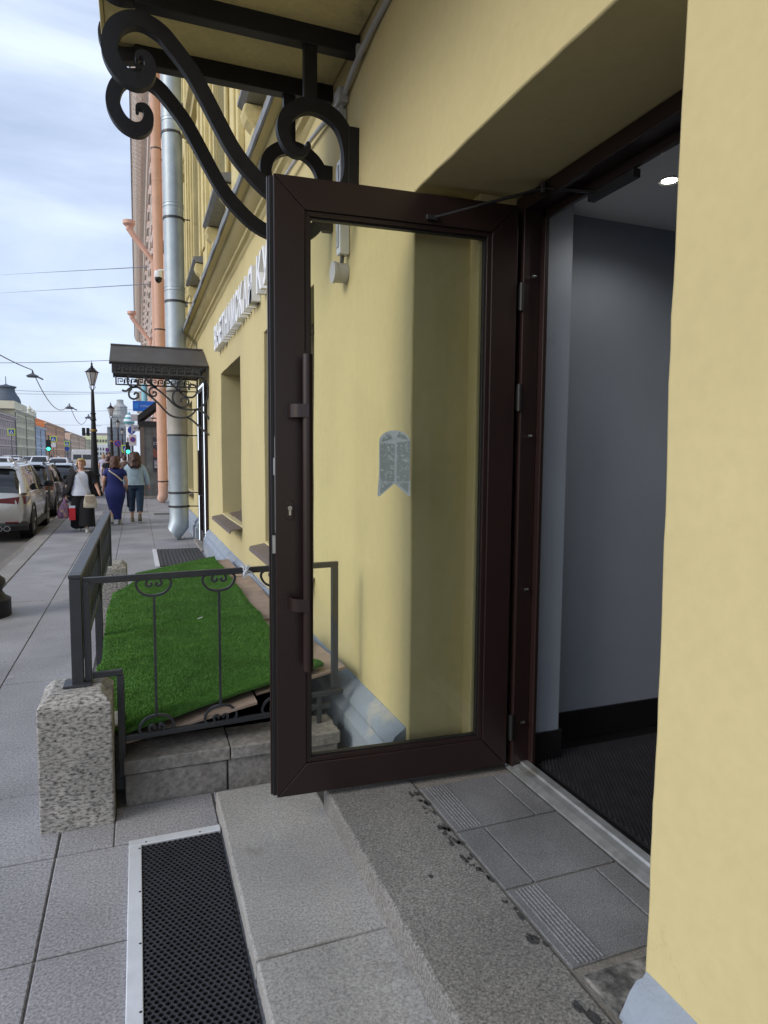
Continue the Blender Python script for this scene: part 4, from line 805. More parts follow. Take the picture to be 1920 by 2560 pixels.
# extra pipes on the pink front with funnel heads
for i, (yy, zt, lb) in enumerate(((33.5, 12.3, 'upper salmon downpipe with funnel head under the pink cornice'), (45, 10.5, 'farther salmon downpipe with funnel head on the pink front'))):
    t = thing('downpipe', lb, 'downpipe', (.9, yy, 0), 'downpipes on the house fronts')
    MB().tube([(.95, yy, 0.2), (.95, yy, zt-1.6), (.1, yy, zt-.5), (-.1, yy, zt-.2)], .13, 12).build('pipe_section', 'salmon', t, smooth=True)
    MB().lathe([(.13, zt-.25), (.15, zt-.1), (.27, zt), (.27, zt+.16), (.22, zt+.17)], -.1, yy, 14).build('funnel', 'salmon', t, smooth=True, ang=40)
t = thing('downpipe', 'turquoise downpipe on the far right house front', 'downpipe', (.75, 52, 0), 'downpipes on the house fronts'); MB().tube([(.62, 52, .3), (.62, 52, 6.9)], .2, 12).build('pipe_section', mat('turq', (.25, .55, .66), .6), t, smooth=True)
# glazed shop porch with sloping black hood
kp = thing('shop_porch', 'glazed shop porch with black sloping hood and a food poster', 'porch', (.6, 28, 0))
for x, yy in ((.14, 26.6), (.14, 30.2)): MB().box(x, x+.14, yy-.06, yy+.06, 0, 2.95).build('post', mat('porch_frame', (.13, .105, .085), .6), kp)
MB().box(.10, 1.1, 26.5, 30.3, 2.75, 2.95).build('head_beam', 'black', kp); MB().box(.28, 1.1, 26.58, 26.62, .12, 2.75).build('glass_side', mat('porch_glass', (.13, .14, .135), .08, var=.35, vs=3), kp); MB().box(.17, .20, 26.66, 30.14, .12, 2.75).build('glass_front', 'porch_glass', kp)
MB().box(.14, 1.1, 26.5, 30.3, 0, .12).build('base', 'stone_old', kp)
MB().extr([(.06, 3.15), (1.12, 4.05), (1.12, 3.78), (.14, 2.97), (.06, 2.97)], 'y', 26.45, 30.35).build('hood', 'black', kp)
ps = MB().box(.58, 1.08, 26.545, 26.575, 1.05, 2.35).build('poster', mat('poster_dark', (.03, .03, .045), .4), kp)
pm = mat('poster_meat', (.20, .07, .045), .5, var=.6, vs=14, fine=.3, fs=30); MB().extr([(.585, 1.62), (.585, 1.95), (.80, 1.75), (1.07, 1.70), (1.07, 1.55), (.8, 1.55)], 'y', 26.535, 26.544).build('poster_picture', pm, ps)
tm = text_mesh('СТУДИЯ', .15, 0); tm.v = [(.83+p[0]*.75, 26.533-p[2], 2.06+p[1]) for p in tm.v]; tm.build('poster_text', mat('txt_white', (.6, .6, .62), .5), ps)
ln = MB()
for k in range(6): ln.box(.62, 1.0-.05*(k % 3), 26.532, 26.543, 1.44-k*.05, 1.46-k*.05)
ln.build('poster_lines', 'txt_white', ps)
# projecting shop signs
def board(name, label, x0, x1, y, z0, z1, m, txt, th, tm_, size, extra=None):
    t = thing(name, label, 'sign', (x0, y, z0)); p = MB().box(x0, x1, y, y+.12, z0, z1).build('panel', m, t)
    MB().tube([(x1, y+.06, .5*(z0+z1)), (1.15, y+.06, .5*(z0+z1))], .03, 6).build('arm', 'black', t)
    if txt:
        q = text_mesh(txt, size, 0.004); wv = [v[0] for v in q.v]; s_ = th/(max(wv)-min(wv)); q.v = [(.5*(x0+x1)+(extra or 0)+v[0]*s_, y-.006-v[2], .5*(z0+z1)-size*.35+v[1]) for v in q.v]; q.build('lettering', tm_, t)
    return t
mat('blue_sign', (.012, .14, .60), .4, var=.05); mat('white_board', (.58, .55, .58), .6, var=.05); mat('ink', (.12, .12, .13), .6); mat('txt_blue', (.45, .62, .9), .4)
tb = board('shop_sign', 'bright blue projecting shop sign high on the pink front', -.12, .83, 32.0, 3.66, 4.12, 'blue_sign', 'КОПИЦЕНТР', .60, 'txt_blue', .13, .14)
MB().box(-.05, .12, 31.985, 31.998, 3.78, 4.0).build('emblem', mat('blue_sign2', (.03, .22, .72), .4), tb)
board('shop_sign', 'pale projecting sign board above another beside the porch', -.20, .62, 31.0, 3.17, 3.45, 'white_board', 'БЫТЬ', .24, 'ink', .13)
board('shop_sign', 'white projecting sign board behind the hood of the porch', -.20, .62, 31.0, 2.72, 3.0, 'white_board', 'WYNWOOD', .62, 'ink', .12)
# ================================================================== STREET LAMPS
def lamp():
    t = thing('street_lamp', '', 'street lamp', (0, 0, 0), 'cast-iron street lamps along the kerb')
    MB().lathe([(.30, 0), (.30, .17), (.27, .19), (.25, .20), (.22, .25), (.235, .30), (.255, .335), (.25, .37), (.215, .40), (.20, .42), (.205, .46), (.19, .50), (.175, .75), (.185, .80), (.21, .82), (.21, .86), (.165, .90)], n=20).build('base', 'black_iron', t, smooth=True, ang=35)
    MB().lathe([(.165, .90), (.15, 1.0), (.115, 2.15), (.10, 2.6), (.135, 2.62), (.135, 2.68), (.10, 2.72), (.085, 3.05), (.13, 3.08), (.10, 3.13), (.085, 3.3), (.12, 3.33), (.08, 3.38), (.062, 4.1), (.05, 4.3)], n=16).build('shaft', 'black_iron', t, smooth=True, ang=35)
    MB().lathe([(.1335, 2.605), (.139, 2.622), (.139, 2.678), (.1335, 2.695)], n=16, cap=False).build('gilt_collar', mat('gilt', (.30, .19, .06), .4, .6), t)
    f = MB(); r0, r1, zb, zt = .085, .225, 4.48, 4.98
    for k in range(6):
        a = k*pi/3; f.tube([(r0*cos(a), r0*sin(a), zb), (r1*cos(a), r1*sin(a), zt)], .013, 6)
        f.tube([(.05*cos(a), .05*sin(a), 4.28), (r0*1.35*cos(a), r0*1.35*sin(a), 4.40), (r0*cos(a), r0*sin(a), zb)], .010, 6)
        f.tube([(r1*cos(a), r1*sin(a), zt), ((r1+.05)*cos(a), (r1+.05)*sin(a), zt+.03)], .012, 6)
    f.lathe([(r0+.012, zb-.012), (r0+.012, zb+.012)], n=6).lathe([(r1+.015, zt-.01), (r1+.02, zt+.03), (.13, zt+.13), (.12, zt+.16), (.06, zt+.20), (.05, zt+.26), (.025, zt+.30), (.045, zt+.34), (.012, zt+.40), (.002, zt+.50)], n=6)
    f.build('lantern_frame', 'black_iron', t)
    for k in range(6):
        a, b = k*pi/3, (k+1)*pi/3; p0 = Vector((r0*cos(a), r0*sin(a), zb)); p1 = Vector((r0*cos(b), r0*sin(b), zb)); p2 = Vector((r1*cos(b), r1*sin(b), zt)); p3 = Vector((r1*cos(a), r1*sin(a), zt)); nn = Vector((cos((a+b)/2), sin((a+b)/2), 0))*.004
        MB().rings([[p0, p1, p2, p3], [p0-nn, p1-nn, p2-nn, p3-nn]]).build('lantern_pane', mat('milk', (.50, .50, .50), .4), t)
    return t
L0 = lamp(); L0.location = (-1.55, 7.62, 0); L0['label'] = 'black cast-iron lamp base at the left edge of the picture'
for loc, lb in (((-1.62, 29.3, 0), 'tall black street lamp behind the blonde woman, nearest whole one'), ((-1.66, 51, 0), 'black street lamp second in the row along the kerb'), ((-1.72, 72, 0), 'black street lamp third in the row along the kerb'), ((-1.75, 95, 0), 'smallest black street lamp fourth in the row along the kerb'), ((-4.9, 150, 0), 'tiny distant street lamp left of the scaffolded tower'), ((-3.9, 165, 0), 'tiny distant street lamp nearest the scaffolded tower')):
    copy_tree(L0, None, loc, .2, lb)
for o in [x for x in bpy.data.objects if x.name.startswith('street_lamp')]: o.scale = (1.0, 1.0, 1.0)
# ================================================================== CARS (local: +y is forward, origin on the road under the middle)
mat('tyre', (.012, .012, .013), .85); mat('rim', (.32, .33, .35), .35, .8); mat('car_glass', (.018, .02, .023), .05, var=.3, vs=2, spec=.8); mat('tail_red', (.13, .007, .010), .15, spec=.7, coat=.5); mat('tail_clear', (.55, .5, .5), .12, coat=.5); mat('car_plastic', (.018, .018, .02), .55); mat('plate', (.62, .62, .62), .5); mat('chrome', (.6, .6, .62), .12, 1.); mat('lens', (.55, .58, .6), .08, coat=.5)
def paint(name, c, met=.6): return mat(name, c, .28, met, var=.04, coat=.9, spec=.5)
def car(label, loc, rz, pm, L=4.5, Wd=1.86, H=1.6, hood=.98, belt=.98, style='suv', detail=True, bar=False, pipes=False, extra=None):
    t = thing('parked_car' if detail else 'car', label, 'car', (0, 0, 0), 'cars parked along the kerb' if detail else 'cars on the far carriageway')
    h = L/2; w = Wd/2
    # body shell: stations along y, half-section points (x,z)
    stn = []
    def sec(y, k, zb, zm, zt, top):     # k width factor
        half = [(w*k*.86, zb), (w*k*.97, zb+.10), (w*k*1.0, zm), (w*k*.985, zt-.10), (w*k*.95, zt), (w*k*.80, top), (w*k*.4, top+.012)]
        return [(x, y, z) for x, z in half]+[(-x, y, z) for x, z in reversed(half)]
    Y = [(-h, .80, .42, .62, .86, .90), (-h+.03, .90, .34, .62, belt-.02, belt), (-h+.22, .985, .26, .62, belt+.0, belt+.02), (-h+.7, 1.0, .24, .64, belt+.0, belt+.03), (0, 1.0, .23, .62, belt-.02, belt+.02), (h-1.35, .995, .23, .60, belt-.05, belt+.0), (h-.95, .985, .24, .6, hood-.08, hood-.02), (h-.35, .93, .25, .58, hood-.16, hood-.11), (h-.10, .84, .28, .55, hood-.26, hood-.22), (h, .72, .34, .52, hood-.36, hood-.33)]
    body = MB().rings([sec(*a) for a in Y]).build('body', pm, t, smooth=True, ang=38, bevel=.012)
    # cabin
    rb = -h+(.10 if style == 'suv' else .18); rr_ = -h+(.55 if style == 'suv' else .85); fr_ = .35 if style == 'suv' else .25; wb = h-1.25
    def cs(y, kw, z0, kt, z1):
        half = [(w*kw, z0), (w*(kw*.55+kt*.45), .5*(z0+z1)+.02), (w*kt, z1-.05), (w*kt*.88, z1), (w*kt*.4, z1+.015)]
        return [(x, y, z) for x, z in half]+[(-x, y, z) for x, z in reversed(half)]
    R = H-.02
    ring = [cs(rb, .90, belt-.02, .87, belt+.03), cs(rb+.13, .91, belt, .83, belt+.26), cs(rr_-.06, .915, belt, .76, R-.07), cs(rr_+.25, .92, belt, .76, R-.01), cs(-.1, .93, belt, .77, R+.01), cs(fr_, .93, belt, .76, R-.03), cs(.5*(fr_+wb), .93, belt-.02, .83, .5*(R+hood)+.06), cs(wb, .93, hood-.05, .9, hood+.0)]
    MB().rings(ring).build('cabin_glass', 'car_glass', t, smooth=True, ang=45)
    e = .012
    def grow(ri, z_off=0): return [(x*1.012, y, z+z_off) for x, y, z in ri]
    rf = MB()
    rp = []
    for i in (2, 3, 4, 5):
        q = ring[i]; rp.append([(x*1.02, y+(-.05 if i == 2 else .05 if i == 5 else 0), z+.012) for x, y, z in q[2:8]])
    rf.rings([p+[(x*.97, y, z-.03) for x, y, z in reversed(p)] for p in rp]).build('roof', pm, t, smooth=True, ang=40)
    for s_ in (1, -1):
        S = lambda p: (p[0]*s_, p[1], p[2])
        def side(i, k): q = ring[i][k]; return (q[0]*1.006, q[1], q[2])
        MB().tube([S(side(0, 0)), S(side(1, 1)), S(side(2, 2)), S(side(3, 3))], [(.075, .05), (.09, .05), (.07, .045), (.05, .04)], 8).build('pillar', pm, t, smooth=True)
        for pp_, rr2 in (([S(side(3, 0)), S(side(3, 2))], [(.10, .02), (.06, .02)]), ([S(side(4, 0)), S(side(4, 2))], [(.05, .02), (.045, .02)]), ([S(side(7, 0)), S(side(6, 2)), S(side(5, 2))], [(.06, .04), (.045, .04), (.04, .04)])): MB().tube(pp_, rr2, 6).build('pillar', pm, t, smooth=True)
    zc_ = belt-.16
    for s_ in (1, -1):
        # wheel
        for yy in (-h+.88, h-.85):
            r = .35 if style == 'suv' else .31; xo = s_*(w*.99); xi = s_*(w*.99-.22)
            prof = [(xi, r*.55), (xi, r*.95), (xi+s_*.03, r), (xo-s_*.03, r), (xo, r*.95), (xo, r*.64), (xo-s_*.03, r*.62)]
            wh = MB().rings([[(x, yy+q*cos(k*pi/10), r+.0+q*sin(k*pi/10)) for k in range(20)] for x, q in prof]).build('wheel', 'tyre', t, smooth=True, ang=40)
            rm_ = MB()
            for k in range(5):
                a = k*2*pi/5+.3; rm_.tube([(xo-s_*.012, yy+.05*cos(a), r+.05*sin(a)), (xo-s_*.02, yy+r*.63*cos(a), r+r*.63*sin(a))], [(.03, .015), (.045, .012)], 6)
            rm_.rings([[(x, yy+q*cos(k*pi/10), r+q*sin(k*pi/10)) for k in range(20)] for x, q in ((xo-s_*.03, r*.66), (xo-s_*.005, r*.66), (xo-s_*.005, r*.58), (xo-s_*.05, r*.56))]).build('rim', 'rim', wh)
            if detail:
                ar = [(yy+(r+.07)*cos(a), r+(r+.07)*sin(a)) for a in [pi*k/12 for k in range(13)]]+[(yy+(r+.01)*cos(a), r+(r+.01)*sin(a)) for a in [pi-pi*k/12 for k in range(13)]]
                MB().extr(ar, 'x', s_*(w*.9), s_*(w*1.012)).build('arch_trim', 'car_plastic', t)
                MB().extr([(yy+(r+.02)*cos(a), r+(r+.02)*sin(a)) for a in [2*pi*k/18 for k in range(18)]], 'x', s_*(w*.72), s_*(w*.998)).build('wheel_well', 'black', t)
        # tail light wraps the corner
        tl = MB().rings([[(s_*w*.42, -h-.012, zc_-.03), (s_*w*.42, -h-.012, zc_+.05), (s_*w*.42, -h+.06, zc_+.05), (s_*w*.42, -h+.06, zc_-.03)], [(s_*w*.80, -h+.002, zc_-.06), (s_*w*.80, -h+.002, zc_+.085), (s_*w*.78, -h+.10, zc_+.085), (s_*w*.78, -h+.10, zc_-.06)], [(s_*w*.955, -h+.09, zc_-.06), (s_*w*.955, -h+.09, zc_+.10), (s_*w*.9, -h+.16, zc_+.10), (s_*w*.9, -h+.16, zc_-.06)], [(s_*w*1.0, -h+.30, zc_+.02), (s_*w*1.0, -h+.36, zc_+.09), (s_*w*.93, -h+.36, zc_+.09), (s_*w*.93, -h+.30, zc_+.02)]]).build('tail_light', 'tail_red', t)
        if not bar and detail: MB().rings([[(s_*w*.52, -h-.017, zc_-.05), (s_*w*.52, -h-.017, zc_-.01), (s_*w*.52, -h+.02, zc_-.01), (s_*w*.52, -h+.02, zc_-.05)], [(s_*w*.80, -h-.006, zc_-.075), (s_*w*.80, -h-.006, zc_-.03), (s_*w*.78, -h+.05, zc_-.03), (s_*w*.78, -h+.05, zc_-.075)], [(s_*w*.965, -h+.085, zc_-.075), (s_*w*.965, -h+.085, zc_-.03), (s_*w*.9, -h+.13, zc_-.03), (s_*w*.9, -h+.13, zc_-.075)]]).build('reverse_light', 'tail_clear', t)
        if detail:
            mi = MB().loft([(s_*(w+.10), h-1.45, belt+.02, .09, .05), (s_*(w+.10), h-1.45, belt+.10, .11, .07), (s_*(w+.10), h-1.45, belt+.16, .08, .05)], 10).build('mirror', 'car_plastic', t, smooth=True)
            MB().box(min(s_*w*.9, s_*(w+.05)), max(s_*w*.9, s_*(w+.05)), h-1.47, h-1.43, belt+.02, belt+.05).build('mirror_arm', 'car_plastic', mi)
            for yd in (-.35, .62): MB().box(min(s_*(w+.0), s_*(w+.022)), max(s_*w, s_*(w+.022)), yd, yd+.17, belt-.15, belt-.12).build('door_handle', 'chrome', t)
            MB().box(min(s_*w*.985, s_*(w+.008)), max(s_*w*.985, s_*(w+.008)), -h+1.25, h-1.25, .22, .33).build('sill_trim', 'car_plastic', t)
            if style == 'suv': MB().tube(smoothpath([(s_*w*.66, rr_+.05, R+.0), (s_*w*.68, rr_+.25, R+.055), (s_*w*.69, 0, R+.07), (s_*w*.68, fr_-.15, R+.04), (s_*w*.66, fr_, R-.01)], 4), .017, 8).build('roof_rail', 'chrome' if bar else 'car_plastic', t)
            else: MB().tube([(s_*w*.7, -h+.8, R+.01), (s_*w*.7, fr_, R)], .012, 6).build('roof_rail', 'car_plastic', t)
    if bar: MB().rings([[(x, -h-.014+.02*abs(x)/w, z) for z in (zc_-.025, zc_+.045)]+[(x, -h+.04, z) for z in (zc_+.045, zc_-.025)] for x in (-w*.5, 0, w*.5)]).build('light_bar', mat('tail_dark', (.12, .008, .012), .15, coat=.5), t)
    # bumper, plate, rear glass trim
    bu = MB().rings([[(x, -h-.03+.10*(abs(x)/w)**3, .40), (x, -h-.045+.10*(abs(x)/w)**3, .34), (x, -h+.0+.10*(abs(x)/w)**3, .24), (x, -h+.2, .24), (x, -h+.2, .40)] for x in [w*.97*(k/6-1) for k in range(13)]]).build('bumper', 'car_plastic', t, smooth=True)
    for s_ in (1, -1): MB().box(min(s_*w*.55, s_*w*.8), max(s_*w*.55, s_*w*.8), -h-.035, -h+.05, .405, .43).build('reflector', 'tail_red', bu)
    if pipes:
        for x in (.40, .54): 
            p = MB().rings([[(x+q*cos(k*pi/8)*1.15, y_, .29+q*sin(k*pi/8)) for k in range(16)] for y_, q in ((-h+.02, .056), (-h-.05, .056), (-h-.05, .042), (-h+.0, .042))], cap=False).build('exhaust', 'chrome', bu); MB().rings([[(x+.045*cos(k*pi/8)*1.15, y_, .29+.045*sin(k*pi/8)) for k in range(16)] for y_ in (-h-.02, -h-.015)]).build('exhaust_bore', 'black', p)
    MB().box(-.26, .26, -h-.03, -h+.02, .58, .70).build('number_plate', 'plate', t)
    if detail:
        MB().tube([(.1, rb-.0, belt+.10), (-.15, rb+.10, belt+.22), (-.33, rb+.16, belt+.28)], .012, 6).build('rear_wiper', 'car_plastic', t)
        MB().box(-w*.62, w*.62, rr_-.20, rr_+.02, R-.055, R-.025).build('spoiler', pm, t, bevel=.01)
        MB().lathe([(.03, R), (.012, R+.10)], 0, rr_+.1, 8).build('roof_fin', 'car_plastic', t)
    for s_ in (1, -1): MB().rings([[(s_*w*.55, h-.10, .62), (s_*w*.55, h-.12, .70), (s_*w*.55, h-.3, .70), (s_*w*.55, h-.3, .62)], [(s_*w*.86, h-.26, .64), (s_*w*.86, h-.28, .73), (s_*w*.84, h-.5, .73), (s_*w*.84, h-.5, .64)]]).build('headlight', 'lens', t)
    t.location = (loc[0], loc[1], ROAD_Z); t.rotation_euler = (0, 0, rz)
    return t
car('silver crossover with red tail light bar, nearest parked car', (-3.06, 17.25), .017, paint('p_silver', (.52, .50, .46)), 4.5, 1.86, 1.60, 1.0, 1.0, 'suv', True, True, True)
car('dark grey crossover with red and white tail lights parked second', (-3.16, 22.75), .017, paint('p_dark', (.055, .05, .05)), 4.6, 1.84, 1.55, .98, .98)
car('dark bluish hatchback with rear wiper parked third', (-2.98, 29.3), .02, paint('p_blueg', (.12, .13, .15)), 4.3, 1.80, 1.45, .92, .92, 'hatch')
pw = paint('p_white', (.75, .76, .78), .05)
car('white hatchback in traffic with stickers in its rear window', (-7.2, 73), 0, pw, 4.3, 1.8, 1.52, .95, .95, 'hatch', False)
car('white saloon in traffic just left of the stickered hatchback', (-9.8, 81), 0, pw, 4.5, 1.82, 1.66, 1.0, 1.0, 'suv', False)
car('white crossover in traffic at the left edge of the picture', (-9.3, 55), 0, pw, 4.5, 1.85, 1.62, 1.0, 1.0, 'suv', False)
car('small white car in traffic second from the left edge', (-11.3, 73), -.05, pw, 4.3, 1.8, 1.5, .95, .95, 'hatch', False)
car('white taxi with a yellow flank turning in the far traffic', (-15.6, 103), -.9, pw, 4.6, 1.82, 1.66, 1.0, 1.0, 'hatch', False)
tx = bpy.data.objects[-1]
car('pale car half hidden behind the white saloon in traffic', (-12.6, 98), -.3, paint('p_pale', (.5, .52, .54)), 4.5, 1.82, 1.6, 1.0, 1.0, 'suv', False)
# white van
def van():
    t = thing('van', 'white panel van standing in the traffic behind the lamp post', 'van', (0, 0, 0))
    def sc2(y, k, z0, z1, tw): return [(1.0*k, y, z0), (1.02*k, y, z0+.6), (1.0*k*tw, y, z1-.15), (.9*k*tw, y, z1), (-.9*k*tw, y, z1), (-1.0*k*tw, y, z1-.15), (-1.02*k, y, z0+.6), (-1.0*k, y, z0)]
    MB().rings([sc2(-2.7, .97, .35, 2.3, .95), sc2(-2.62, 1, .3, 2.34, .95), sc2(1.2, 1, .3, 2.34, .95), sc2(1.9, .99, .3, 1.9, .93), sc2(2.5, .96, .35, 1.2, .98), sc2(2.7, .85, .4, 1.0, .98)]).build('body', pw, t, smooth=True, ang=30)
    for a, b in ((-.82, -.05), (.05, .82)): MB().box(a, b, -2.715, -2.69, 1.35, 1.85).build('rear_window', 'car_glass', t)
    MB().box(-.95, .95, -2.78, -2.68, .32, .5).build('bumper', 'car_plastic', t)
    for s_ in (1, -1):
        MB().box(min(s_*.86, s_*.98), max(s_*.86, s_*.98), -2.73, -2.66, .75, 1.15).build('tail_light', 'tail_red', t)
        for yy in (-1.8, 1.7): MB().rings([[(x, yy+q*cos(k*pi/10), .34+q*sin(k*pi/10)) for k in range(20)] for x, q in ((s_*.76, .34), (s_*1.0, .34), (s_*1.0, .2), (s_*.97, .19))]).build('wheel', 'tyre', t)
    t.location = (-5.2, 76, ROAD_Z); return t
van()
# ================================================================== PEOPLE (local: facing +y)
mat('skin', (.55, .32, .23), .6, var=.08, vs=20); mat('hair_blond', (.50, .34, .14), .6, var=.3, vs=30, fine=.2, fs=90); mat('hair_red', (.085, .032, .018), .5, var=.35, vs=40); mat('hair_brown', (.06, .025, .018), .5, var=.4, vs=40)
mat('cl_black', (.006, .006, .008), .9, var=.2); mat('cl_white', (.60, .63, .72), .85, var=.08, vs=9); mat('cl_navy', (.014, .022, .135), .85, var=.2, vs=7, bump=.2, bs=12); mat('cl_denim', (.33, .44, .52), .9, var=.14, vs=14, bump=.2, bs=20); mat('cl_jeans', (.032, .062, .115), .9, var=.3, vs=9); mat('cream', (.52, .46, .36), .8, var=.1); mat('shoe_pale', (.5, .5, .47), .8, var=.1); mat('shoe_tan', (.22, .19, .14), .8, var=.2); mat('eye', (.02, .015, .012), .3); mat('lip', (.35, .12, .10), .6)
def skin_body(par, H, joints, edges, radii):
    me = bpy.data.meshes.new('body'); me.from_pydata(joints, edges, []); o = bpy.data.objects.new('body', me); COL.objects.link(o); o.parent = par
    md = o.modifiers.new('skin', 'SKIN'); md.use_smooth_shade = True
    for i, r in enumerate(radii): me.skin_vertices[0].data[i].radius = (r if isinstance(r, tuple) else (r, r))
    me.skin_vertices[0].data[0].use_root = True
    s_ = o.modifiers.new('sub', 'SUBSURF'); s_.levels = 2; s_.render_levels = 2
    me.materials.append(MATS['skin']); return o
def person(label, loc, rz, H, cfg, group=None):
    t = thing('person', label, 'person', (0, 0, 0), group); k = H/1.65; fat = cfg.get('fat', 1.0)
    st_ = cfg.get('stride', .16)
    P = dict(pel=(0, 0, .90), ch=(0, .0, 1.16), nb=(0, .0, 1.38), nk=(0, .015, 1.44), hd=(0, .02, 1.54))
    J = [(0, 0, .90), (0, 0, 1.05), (0, 0, 1.25), (0, 0, 1.36), (0, .01, 1.43), (0, .015, 1.49)]
    Rr = [.11*fat, .105*fat, (.13*fat, .10*fat), (.09*fat, .07), .05, .052]; E_ = [(0, 1), (1, 2), (2, 3), (3, 4), (4, 5)]
    def chain(root, pts, rs):
        prev = root
        for p, r in zip(pts, rs): J.append(p); Rr.append(r); E_.append((prev, len(J)-1)); prev = len(J)-1
        return prev
    arms = {}; legs = {}
    for s_ in (1, -1):
        a = cfg.get('armR' if s_ > 0 else 'armL', [(.24, -.03, 1.10), (.27, .08, .87)])
        el = (s_*a[0][0], a[0][1], a[0][2]); wr_ = (s_*a[1][0], a[1][1], a[1][2]); sh_ = (s_*.165*fat**.5, 0, 1.335); arms[s_] = (sh_, el, wr_)
        e = chain(3, [sh_, el, wr_], [.055*fat**.5, .042*fat**.5, .028])
        d = (Vector(wr_)-Vector(el)).normalized(); pl_ = Vector(wr_)+d*.055
        hp = chain(e, [tuple(pl_)], [(.034, .018)])
        for q in range(4):
            off = Vector((0, (q-1.5)*.018, 0)); f1 = pl_+off+d*.035+Vector((-s_*.006, 0, 0)); f2 = pl_+off+d*(.068-.008*abs(q-1.3))+Vector((-s_*.020, 0, 0))
            chain(hp, [tuple(f1), tuple(f2)], [.0095, .0075])
        th = Vector(wr_)+d*.03+Vector((-s_*.008, .032, -.005)); chain(e, [tuple(th), tuple(th+d*.035+Vector((0, .006, 0)))], [.011, .008])
        ph = s_*cfg.get('lead', 1); hip = (s_*.095, 0, .86); kn = (s_*.095, .06*ph*st_/.16+.03, .47); an = (s_*.09, st_*ph-.02, .085+(.05 if ph < 0 and st_ > .1 else 0)); legs[s_] = (hip, kn, an, ph)
        chain(0, [hip, kn, an], [.085*fat, .056*fat**.5, .038])
    J = [tuple(c*k for c in p) for p in J]; Rr = [tuple(c*k for c in r) if isinstance(r, tuple) else r*k for r in Rr]
    skin_body(t, H, J, E_, Rr)
    # head with face
    hz = 1.565; hd_ = MB().loft([(0, .02, hz-.125, .03, .035), (0, .028, hz-.112, .045, .055), (0, .02, hz-.08, .058, .075), (0, .012, hz-.03, .069, .088), (0, .008, hz+.02, .073, .093), (0, .0, hz+.07, .068, .088), (0, -.005, hz+.10, .048, .065), (0, -.005, hz+.118, .018, .025)], 16)
    hd_.rings([[(x_*.010, .098+.02, hz-.005-.0+z_) for x_, z_ in ((-1, .02), (1, .02), (1, -.0), (-1, 0))], [(x_*.014, .10+.022, hz-.035+z_*.2) for x_, z_ in ((-1, .02), (1, .02), (1.2, -.02), (-1.2, -.02))], [(x_*.013, .085, hz-.052) for x_ in (-1, 1, 1, -1)]])
    for s_ in (1, -1): hd_.loft([(s_*.074, -.005, hz-.03, .008, .014), (s_*.080, -.008, hz, .010, .022), (s_*.076, -.008, hz+.028, .007, .014)], 8)
    hd_.v = [tuple(c*k for c in p) for p in hd_.v]; ho = hd_.build('head', 'skin', t, smooth='all')
    for s_ in (1, -1):
        e = MB().loft([(s_*.030, .094, hz-.004, .011, .006), (s_*.030, .096, hz+.002, .014, .008), (s_*.030, .094, hz+.008, .010, .006)], 8); e.v = [tuple(c*k for c in p) for p in e.v]; e.build('eye', 'eye', ho)
        e = MB().box(s_*.030-.018, s_*.030+.018, .094, .102, hz+.022, hz+.027); e.v = [tuple(c*k for c in p) for p in e.v]; e.build('eyebrow', cfg['hairm'], ho)
    e = MB().loft([(0, .095, hz-.078, .018, .008), (0, .098, hz-.072, .024, .009), (0, .095, hz-.066, .017, .007)], 8); e.v = [tuple(c*k for c in p) for p in e.v]; e.build('mouth', 'lip', ho)
    # hair shell, open at the face
    hr = cfg['hair']; hm = MB(); nU, nV = 30, 12; zt = hz+.128; zb = hz+hr['len']; wd = hr.get('w', 1.0); fl_ = hr.get('flare', .0)
    def hp_(u, v):
        a = -pi/2+(u-.5)*2*hr.get('wrap', 2.25); z = zt+(zb-zt)*v
        q = min(1, math.sqrt(max(0, 1-(1-min(v*(zt-zb)/.13, 1))**2)))
        rx = (.088*wd+fl_*v)*q+.004; ry = (.112*wd+fl_*.7*v)*q+.004; j = n1(u*17, v*5, hr.get('seed', 1))*hr.get('rough', .012)+n1(u*40, v*9, 3)*.006
        return ((rx+j)*cos(a), -.008+(ry+j)*sin(a), z+n1(u*9, v*2, 5)*.010*(v > .6)*3)
    hm.grid(hp_, nU, nV); f = MB().grid(lambda u, v: (lambda a: ((.084*wd)*math.sin(a)*math.cos(v*1.25-.2), .02+(.094*wd)*math.cos(a)*math.cos(v*1.25-.2)*.98+.012, hz+.078+.055*math.sin(v*1.35)+n1(a*5, v*3)*.008))((u-.5)*2.3), 16, 5); hm.add(f)
    hm.v = [tuple(c*k for c in p) for p in hm.v]; o = hm.build('hair', cfg['hairm'], t, smooth='all'); so = o.modifiers.new('s', 'SOLIDIFY'); so.thickness = .018; so.offset = -1
    if hr.get('locks'):
        lm = MB(); rg = random.Random(5)
        for i in range(90):
            a = -pi/2+rg.uniform(-2.0, 2.0); z0_ = hz+rg.uniform(-.02, .1); x0, y0 = (.088*wd)*cos(a), .105*wd*sin(a)-.008; ex = 1.12+fl_*3+rg.uniform(-.1, .25); z1_ = zb+rg.uniform(-.05, .05)
            lm.tube(smoothpath([(x0*.9, y0*.9, z0_), (x0*1.1+rg.uniform(-.01, .01), y0*1.1, .5*(z0_+z1_)), (x0*ex, y0*ex, z1_)], 4), [.012]*4+[.012]*4+[.004], 5)
        lm.v = [tuple(c*k for c in p) for p in lm.v]; lm.build('hair_locks', cfg['hairm'], t, smooth='all')
    K = lambda mb: (setattr(mb, 'v', [tuple(c*k for c in p) for p in mb.v]), mb)[1]
